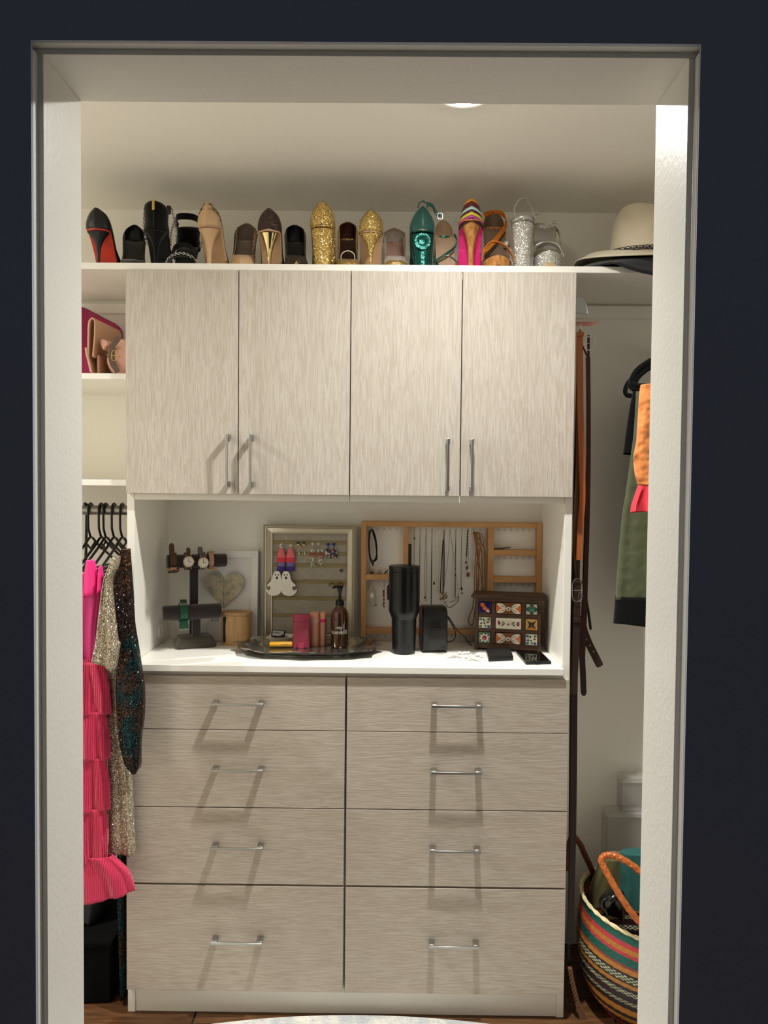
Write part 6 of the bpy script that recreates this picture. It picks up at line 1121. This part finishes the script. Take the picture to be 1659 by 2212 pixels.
q = (0.3940,0.1950,0.9844); t = thing('lip_balm', 'yellow lip balm tube lying in front of the trinket dish', 'lip balm', (q[0], .190, TS)); M = Matrix.Translation((q[0], .188, TS+.0088)) @ Matrix.Rotation(.10, 4, 'Z') @ Matrix.Rotation(pi/2, 4, 'Y')
yel = mat('yellow_tube', (236, 178, 58), .4); G().lathe([(.001, -.0335), (.0075, -.0335), (.0085, -.0325), (.0085, -.013), (.001, -.013)], 24).xf(M).obj('cap', mat('amber_cap', (240, 176, 40), .3), t); G().lathe([(.001, -.0128), (.0086, -.0128), (.0086, .031), (.0078, .0325), (.001, .0325)], 24).xf(M).obj('tube', yel, t)
G().box(-.001, .021, -.0089, -.0084, .0015, .0026).xf(Matrix.Translation((q[0], .188, TS+.0088)) @ Matrix.Rotation(.10, 4, 'Z')).obj('printed_line', mat('print_brown', (186, 128, 40), .5), t)
def stick(x, y, w, d, h, m, label, rz=0, extra=None, capz=.30):
    t = thing('deodorant_stick', label, 'deodorant', (x, y, TS), rz, 'deodorant sticks on the tray'); n = 40
    def ring(z, s=1): return [(w/2*s*math.copysign(abs(math.cos(a))**.55, math.cos(a)), d/2*s*math.copysign(abs(math.sin(a))**.75, math.sin(a)), z) for a in [2*pi*k/n for k in range(n)]]
    zc = h*(1-capz); G().loft([ring(0, .97), ring(.001), ring(zc-.0006)]).obj('case', m, t, True, angle=40)
    G().loft([ring(zc, 1.012), ring(h*.97, 1.0), ring(h*.992, .96), ring(h, .86)]).obj('cap', m, t, True, angle=40)
    if extra: extra(t, ring, h)
    return t
mar = mat('raspberry_plastic', (176, 66, 90), .35, vary=(168, 58, 84), vscale=20); sal = mat('salmon_plastic', (236, 168, 142), .4)
def notch(t, ring, h): G().prism([(-.0085, .0), (.0085, .0), (.0085, .012), (.0075, .0145), (-.0075, .0145), (-.0085, .012)], -.0125, -.0112).obj('thumb_tab', mar, t, True, bev=.0006); G().box(-.016, .018, -.0122, -.0105, .0015, .0028).obj('dial_gap', mat('dark_gap', (24, 22, 20), .8), t, True)
stick((0.4539,0.1880,0.9838)[0], .188, .0495, .0225, .0985, mar, 'raspberry pink deodorant stick facing front on the tray', -.03, notch, .20)
def bandm(nm, c, z0, z1): return lambda t, ring, h: G().loft([ring(h*z0, 1.014), ring(h*z1, 1.014)]).obj('label_band', mat(nm, c, .45), t, True)
stick(.4890, .2225, .0275, .036, .099, sal, 'salmon deodorant stick with a pale band, behind the raspberry one', 0, bandm('pale_band', (226, 196, 176), .72, .80), .22)
stick(.5130, .2325, .0185, .040, .0985, sal, 'salmon deodorant stick with a hot pink band, near the pump bottle', 0, bandm('hot_pink_band', (236, 58, 128), .71, .815), .20)
# amber pump bottle
amber = mat('amber_glass', (112, 58, 20), .08, spec=.6, trans=.55, ior=1.45, coat=.5); bx2, by2 = (0.5635,0.2000,0.9839)[0], .205; Hs_ = (0.5627,0.2000,1.1014)[2]-TS
t = thing('pump_bottle', 'amber glass pump bottle with black pump and white lettering', 'bottle', (bx2, by2, TS)); R2 = .0262
G().lathe([(.001, .0005), (R2*.9, .0005), (R2, .004), (R2, Hs_*.72), (R2*.97, Hs_*.80), (R2*.80, Hs_*.90), (R2*.50, Hs_*.955), (R2*.42, Hs_*.985), (R2*.42, Hs_), (.001, Hs_)], 40).obj('glass', amber, t, True)
G().lathe([(.001, .006), (R2*.93, .006), (R2*.93, Hs_*.70), (.001, Hs_*.70)], 32).obj('liquid', mat('amber_liquid', (70, 34, 12), .2), t, True)
G().lathe([(.001, Hs_+.0005), (.0128, Hs_+.0005), (.0128, Hs_+.010), (.0115, Hs_+.012), (.0115, Hs_+.014), (.008, Hs_+.017), (.001, Hs_+.017)], 28).obj('collar', black_plastic, t, True)
G().lathe([(.001, Hs_+.0165), (.0052, Hs_+.0165), (.0046, Hs_+.026), (.0040, Hs_+.036), (.0068, Hs_+.041), (.0078, Hs_+.052), (.001, Hs_+.052)], 20).obj('pump_stem', black_plastic, t, True)
G().tube(cr([(.009, .001, Hs_+.0535), (0, 0, Hs_+.0545), (-.014, -.004, Hs_+.0545), (-.021, -.006, Hs_+.0515)], 5), [.0045]*6+[.0042]*5+[.0034]*5, 8, flat=.6, up=(0, 0, 1)).obj('spout', black_plastic, t, True)
wt = mat('white_print', (236, 230, 216), .5)
text('homefill', .0165, 'lettering', wt, t, Matrix.Translation((0, 0, Hs_*.385)) , bold=.0003, depth=.00005, wrap=R2+.0004, local=True); text('my', .0125, 'lettering', wt, t, Matrix.Translation((.001, 0, Hs_*.50)) @ Matrix.Diagonal((1, 1, 1, 1)), bold=.0001, depth=.00005, wrap=R2+.0004, local=True)
G().ribbon([((R2+.0006)*math.sin(a), -(R2+.0006)*math.cos(a), Hs_*z) for a, z in ((-.35, .475), (-.22, .515), (-.10, .485), (.06, .53), (.16, .49), (.34, .50))], .0012, .0003, (0, 0, 1)).obj('script_flourish', wt, t, True)
# ---- black tumbler
tx, ty = (0.7521,0.1700,0.9840)[0], .172
t = thing('tumbler', 'tall matte black tumbler with a straw', 'tumbler', (tx, ty, C0)); zz = lambda v: v[2]-C0
zt, zw, zn = zz((0.7496,0.1700,1.2235)), zz((0.7506,0.1500,1.0884)), zz((0.7507,0.1450,1.0733)); RT, RB = .0443, .0358
tb = mat('tumbler_black', (10, 10, 11), .3, spec=.5, bump=.05, bscale=300)
G().lathe([(.001, .0005), (RB*.86, .0005), (RB*.93, .004), (RB*.955, .03), (RB, zn-.002), (RB*1.02, zn), (RT*.985, zw+.002), (RT, zw+.008), (RT*1.005, zt-.016), (RT*.97, zt-.0155), (.001, zt-.0155)], 56).obj('body', tb, t, True, angle=30)
G().lathe([(.001, zt-.0150), (RT*1.0, zt-.0150), (RT*1.015, zt-.012), (RT*1.015, zt-.002), (RT*.99, zt), (RT*.93, zt+.0005), (.001, zt-.0005)], 56).obj('lid', black_plastic, t, True, angle=30)
G().tube([(.0145, -.006, zt-.002), (.0145, -.006, zz((0.7688,0.1650,1.2871)))], .0048, 16).obj('straw', tb, t, True)
G().box(-.002, .030, -.020, .008, zt-.0004, zt+.0012).obj('slider', black_plastic, t, True, bev=.0008)
# ---- label printer with its cord
px_, py_ = (0.8392,0.2150,0.9755)[0], .215; pw, pd, ph = .074, .085, zz((0.8370,0.2000,1.0975))
t = thing('label_printer', 'small black label printer with a rounded top beside the tumbler', 'printer', (px_, py_, C0), .10)
sh = [(-pd/2+.002, 0), (pd/2-.002, 0), (pd/2, .01), (pd/2, ph-.02), (pd/2-.008, ph-.004), (pd/2-.02, ph), (-pd/2+.024, ph), (-pd/2+.010, ph-.007), (-pd/2+.001, ph-.024), (-pd/2, ph-.04), (-pd/2, .006)]
G().prism([(p.x, max(.0, p.y)) for p in [Vector((a, b+.004, 0)) for a, b in sh]], -pw/2, pw/2, 'x').obj('body', black_plastic, t, True, bev=.006, seg=3)
G().box(-.034, .034, -pd/2+.004, pd/2-.004, 0, .004).obj('foot', black_plastic, t, True)
G().box(-.0135, .0145, -pd/2-.0012, -pd/2+.002, ph-.052, ph-.038).obj('label_slot', mat('slot_dark', (10, 7, 6), .8), t, True, bev=.001); G().tube([(-.0145, -pd/2-.0015, ph-.054), (.0155, -pd/2-.0015, ph-.054)], .0012, 6).obj('slot_lip', black_plastic, t, True)
G().box(-.020, .034, -pd/2-.0009, -pd/2+.003, .008, ph-.058).obj('front_panel', mat('gloss_black', (16, 16, 17), .16, spec=.6), t, True, bev=.003)
for k, xx in enumerate((-.012, .010)): G().box(xx-.0065, xx+.0065, -pd/2+.030, -pd/2+.040, ph+.0038, ph+.0048).obj('button', mat('grey_button', (96, 94, 88), .4), t, True, bev=.0008)
t = tag(G().tube(cr([(0.8787,0.2700,0.9841),(0.8913,0.2700,0.9842),(0.9080,0.2700,0.9929),(0.9091,0.2700,1.0154),(0.8962,0.2700,1.0406),(0.8862,0.2700,1.0574),(0.8889,0.2700,1.0589),(0.8975,0.2700,1.0463),(0.9160,0.2700,1.0183),(0.9387,0.2700,0.9989),(0.9529,0.2700,0.9793),(0.9609,0.2650,0.9748)], 8), .0017, 6).obj('cord', black_plastic), 'thin black looped cord behind the label printer', 'cord')
# ---- ceramic drawer box
dkw = mat('dark_mango_wood', (88, 60, 40), .45, vary=(60, 40, 26), vscale=40, stretch=(.3, 1, 1), bump=.25, bscale=80)
cx_, cy_ = .5*((0.9732,0.2500,0.9696)[0]+(1.1621,0.2100,0.9801)[0])-.003, .243; CR = -.20
CW, CD, CH = .192, .076, zz((1.0624,0.2150,1.1372))
t = thing('drawer_box', 'dark wooden box of nine painted ceramic drawers', 'drawer box', (cx_, cy_, C0), CR)
xs = [-CW/2, -CW/2+.0105, -CW/2+.0485, -CW/2+.0605, CW/2-.0550, CW/2-.0445, CW/2-.0085, CW/2]
zs3 = [0.0175, .0475, .0555, .0855, .0945, .1245]; kz = (CH-.012)/.1335; zs3 = [v*kz for v in zs3]
fy = -CD/2
for a, b in ((0, 1), (6, 7)): G().box(xs[a], xs[b], fy, CD/2, .0, CH-.012).obj('side', dkw, t, True, bev=.001)
for a, b in ((2, 3), (4, 5)): G().box(xs[a], xs[b], fy+.0005, CD/2-.006, zs3[0], zs3[5]).obj('divider', dkw, t, True, bev=.0008)
for a, b in ((.006, zs3[0]), (zs3[1], zs3[2]), (zs3[3], zs3[4]), (zs3[5], CH-.0125)):
    G().box(xs[1], xs[6], fy+.001, CD/2-.006, a, b).obj('rail', dkw, t, True, bev=.0008)
G().box(xs[1], xs[6], CD/2-.0055, CD/2, .006, CH-.0125).obj('back', dkw, t, True, smooth=False)
G().prism([(-CW/2-.010, CH-.0118), (CW/2+.010, CH-.0118), (CW/2+.012, CH-.006), (CW/2+.006, CH), (-CW/2-.006, CH), (-CW/2-.012, CH-.006)], fy-.006, CD/2).obj('top', dkw, t, True, bev=.0015)
def cer(n, c): return mat('glaze_'+n, c, .2, coat=.5)
Wt, Or, Br, Nv, Te, Gr, Rd, Bk, Ye = cer('white', (226, 218, 200)), cer('orange', (212, 110, 50)), cer('brown', (120, 74, 40)), cer('navy', (28, 34, 96)), cer('teal', (70, 126, 112)), cer('green', (88, 116, 84)), cer('red', (150, 40, 48)), cer('black', (34, 40, 38)), cer('ochre', (214, 166, 96))
Bl, Pk, Ol = cer('blue', (52, 84, 136)), cer('blush', (214, 172, 150)), cer('leaf', (66, 82, 66))
def tile(i, j, base, paint, knob=None, out=.0):
    xa, xb = (xs[1], xs[2]) if i == 0 else (xs[3], xs[4]) if i == 1 else (xs[5], xs[6]); za, zb = zs3[2*j], zs3[2*j+1]; m_ = .0012; yy = fy-.002-out
    d = G().box(xa+m_, xb-m_, yy, fy+.05, za+m_, zb-m_).obj('drawer', base, t, True, bev=.0022, seg=3)
    cx, cz = (xa+xb)/2, (za+zb)/2; hw, hh = (xb-xa)/2-.003, (zb-za)/2-.003
    for k, (shape, m, a) in enumerate(paint):
        if shape == 'leaf':
            x0, z0, x1, z1, wd = a; dx_, dz_ = (x1-x0), (z1-z0); l = math.hypot(dx_*hw, dz_*hh); ux, uz = dx_*hw/l, dz_*hh/l; n = 8
            pts = [(cx+x0*hw+ux*l*q-uz*wd*math.sin(pi*q)**.8, cz+z0*hh+uz*l*q+ux*wd*math.sin(pi*q)**.8) for q in [p/n for p in range(n+1)]]+[(cx+x0*hw+ux*l*q+uz*wd*math.sin(pi*q)**.8, cz+z0*hh+uz*l*q-ux*wd*math.sin(pi*q)**.8) for q in [1-p/n for p in range(1, n)]]
        elif shape == 'poly': pts = [(cx+p*hw, cz+q*hh) for p, q in a]
        else: x0, z0, r = a; pts = [(cx+x0*hw+r*math.cos(2*pi*q/16), cz+z0*hh+r*math.sin(2*pi*q/16)) for q in range(16)]
        y0 = yy-.0001-.00006*(k+1); G().prism(pts, y0, yy+.0001).obj('painted_motif', m, d, True, angle=20)
    if knob: G().lathe([(.001, 0), (.004, 0), (.0035, .003), (.0062, .005), (.0066, .008), (.005, .0105), (.001, .0112)], 18).xf(Matrix.Translation((cx, yy, cz)) @ Matrix.Rotation(pi/2, 4, 'X')).obj('knob', knob[0], d, True); G().lathe([(.0005, 0), (.0034, 0), (.0026, .0008), (.0005, .001)], 12).xf(Matrix.Translation((cx, yy-.0106, cz)) @ Matrix.Rotation(pi/2, 4, 'X')).obj('knob_center', knob[1], d, True)
tri = [('poly', Or, [(-1, -.9), (-1, .9), (-.25, 0)]), ('poly', Or, [(1, -.9), (1, .9), (.25, 0)])]
lv = [('leaf', Wt, (-.18, .05, -.95, .95, .0058)), ('leaf', Wt, (-.18, -.05, -.95, -.95, .0058)), ('leaf', Wt, (.18, .05, .95, .95, .0058)), ('leaf', Wt, (.18, -.05, .95, -.95, .0058))]+[('leaf', Bk, (sx_*.2, sz_*.06, sx_*.75, sz_*.75, .0008)) for sx_ in (1, -1) for sz_ in (1, -1)]
tile(1, 2, Br, tri+lv, (Wt, Br)); tile(1, 0, Br, tri+lv, (Wt, Br))
tile(1, 1, Wt, [('leaf', Ol, (-.55, .45, -.28, .05, .0018)), ('leaf', Ol, (-.62, -.5, -.3, -.1, .0018)), ('leaf', Ol, (.55, .45, .28, .05, .0018)), ('leaf', Ol, (.6, -.5, .3, -.1, .0018)), ('leaf', Te, (-.8, .05, -.15, 0, .0005)), ('leaf', Te, (.8, -.05, .15, 0, .0005)), ('dot', Rd, (-.80, .30, .0036)), ('dot', Rd, (-.76, -.05, .0038)), ('dot', Rd, (.80, .22, .0036)), ('dot', Rd, (.80, -.18, .0038))], (Wt, Rd), -.001)
tile(0, 2, Nv, [('leaf', Or, (-.1, .1, -.75, .95, .0062)), ('leaf', Or, (.1, -.1, .75, -.9, .0062)), ('leaf', Wt, (.35, -.45, .85, -.95, .003))], (Or, Or))
tile(2, 2, Te, [('poly', Pk, [(-1, 1), (-.3, 1), (-.45, .55), (-1, .35)]), ('poly', Pk, [(1, 1), (.3, 1), (.45, .55), (1, .35)]), ('poly', Pk, [(-1, -1), (-.3, -1), (-.45, -.55), (-1, -.35)]), ('poly', Pk, [(1, -1), (.3, -1), (.45, -.55), (1, -.35)]), ('dot', Ol, (0, .8, .004)), ('dot', Ol, (0, -.8, .004)), ('dot', Ol, (-.8, 0, .004)), ('dot', Ol, (.8, 0, .004))], (Te, Gr))
fl8 = [('leaf', Wt, (0, 0, math.cos(a)*.95, math.sin(a)*.95, .0040)) for a in [2*pi*k/8+.2 for k in range(8)]]
cor = lambda a_, b_: [('poly', a_, [(-1, .5), (-1, 1), (-.5, 1), (-.5, .5)]), ('poly', b_, [(1, .5), (1, 1), (.5, 1), (.5, .5)]), ('poly', b_, [(-1, -.5), (-1, -1), (-.5, -1), (-.5, -.5)]), ('poly', a_, [(1, -.5), (1, -1), (.5, -1), (.5, -.5)])]
sp4 = [('leaf', Ol, (.3*math.cos(a), .3*math.sin(a), .95*math.cos(a), .95*math.sin(a), .0024)) for a in (pi/2+.3, .25, -pi/2+.2, pi+.2)]
tile(0, 1, Wt, cor(Te, Gr)+[('poly', Bl, [(1, -.5), (1, -1), (.5, -1), (.5, -.5)])]+sp4, (Wt, Ol)); tile(2, 0, Wt, cor(Bl, Te)+sp4, (Wt, Ol))
tile(2, 1, Ye, [('poly', Or, [(-.85, -.95), (.85, -.95), (0, -.4)]), ('poly', Bk, [(-1, 1), (-.25, .45), (.25, .45), (1, 1), (.5, .25), (.5, -.25), (1, -1), (.25, -.45), (-.25, -.45), (-1, -1), (-.5, -.25), (-.5, .25)])], (Bk, Ol))
tile(0, 0, Gr, [('leaf', Bk, (0, 0, math.cos(a)*.95, math.sin(a)*.95, .0036)) for a in [2*pi*k/8+.6 for k in range(8)]]+fl8, (Rd, cer('coral', (196, 84, 80))))
# ---- power bank, phone, crumpled paper
def slab(name, label, cat, u, corners, h, m, top, rim=.0, r=.004):
    cx = sum(p[0] for p in corners)/4; cy = sum(p[1] for p in corners)/4; t = thing(name, label, cat, (cx, cy, C0)); 
    G().loft([[(cx+(p[0]-cx)*s, cy+(p[1]-cy)*s, C0+z) for p in corners] for s, z in ((.985, 0), (1, .0015), (1, h-.0015), (.985, h))]).obj('body', m, t, bev=r, seg=3)
    G().loft([[(cx+(p[0]-cx)*s, cy+(p[1]-cy)*s, C0+h+z) for p in corners] for s, z in ((.95, -.0003), (.95, .0003))]).obj('top_panel' if name != 'phone' else 'screen', top, t, bev=r*.9 if name == 'phone' else 0)
    return t
slab('power_bank', 'black power bank lying in front of the drawer box', 'power bank', 0, [(.9850, .068, 0), (1.0560, .085, 0), (1.0640, .190, 0), (.9930, .186, 0)], .0125, black_plastic, mat('soft_black', (22, 22, 23), .55), r=.0035)
t = slab('phone', 'black phone lying face up at the right of the counter', 'phone', 0, [(1.0820, .036, 0), (1.1535, .044, 0), (1.1500, .170, 0), (1.0790, .180, 0)], .0085, black_plastic, mat('phone_glass', (6, 6, 7), .04, spec=.8), r=.004)
t.location.z = C0; G().box(1.108, 1.119, .0368, .0395, C0+.0030, C0+.0055).obj('charge_port', mat('slot_dark', (10, 7, 6), .8), t)
wp = mat('white_tissue', (238, 236, 230), .8); rnd = random.Random(12); g = G()
for k in range(16):
    cx, cy = .882+.0062*k+rnd.uniform(-.006, .006), .115+rnd.uniform(-.035, .050); ang = rnd.uniform(0, 3); L_s = rnd.uniform(.014, .032)
    g.ribbon(cr([(cx+(q-2)*L_s/4*math.cos(ang), cy+(q-2)*L_s/4*math.sin(ang), C0+.0022+.0050*abs(math.sin(q*1.7+k))) for q in range(5)], 3), .008, .0006, (-math.sin(ang), math.cos(ang), .4*math.cos(k)))
tag(g.obj('paper_shreds', wp), 'loose heap of white paper shreds on the counter left of the power bank', 'paper', kind='stuff')
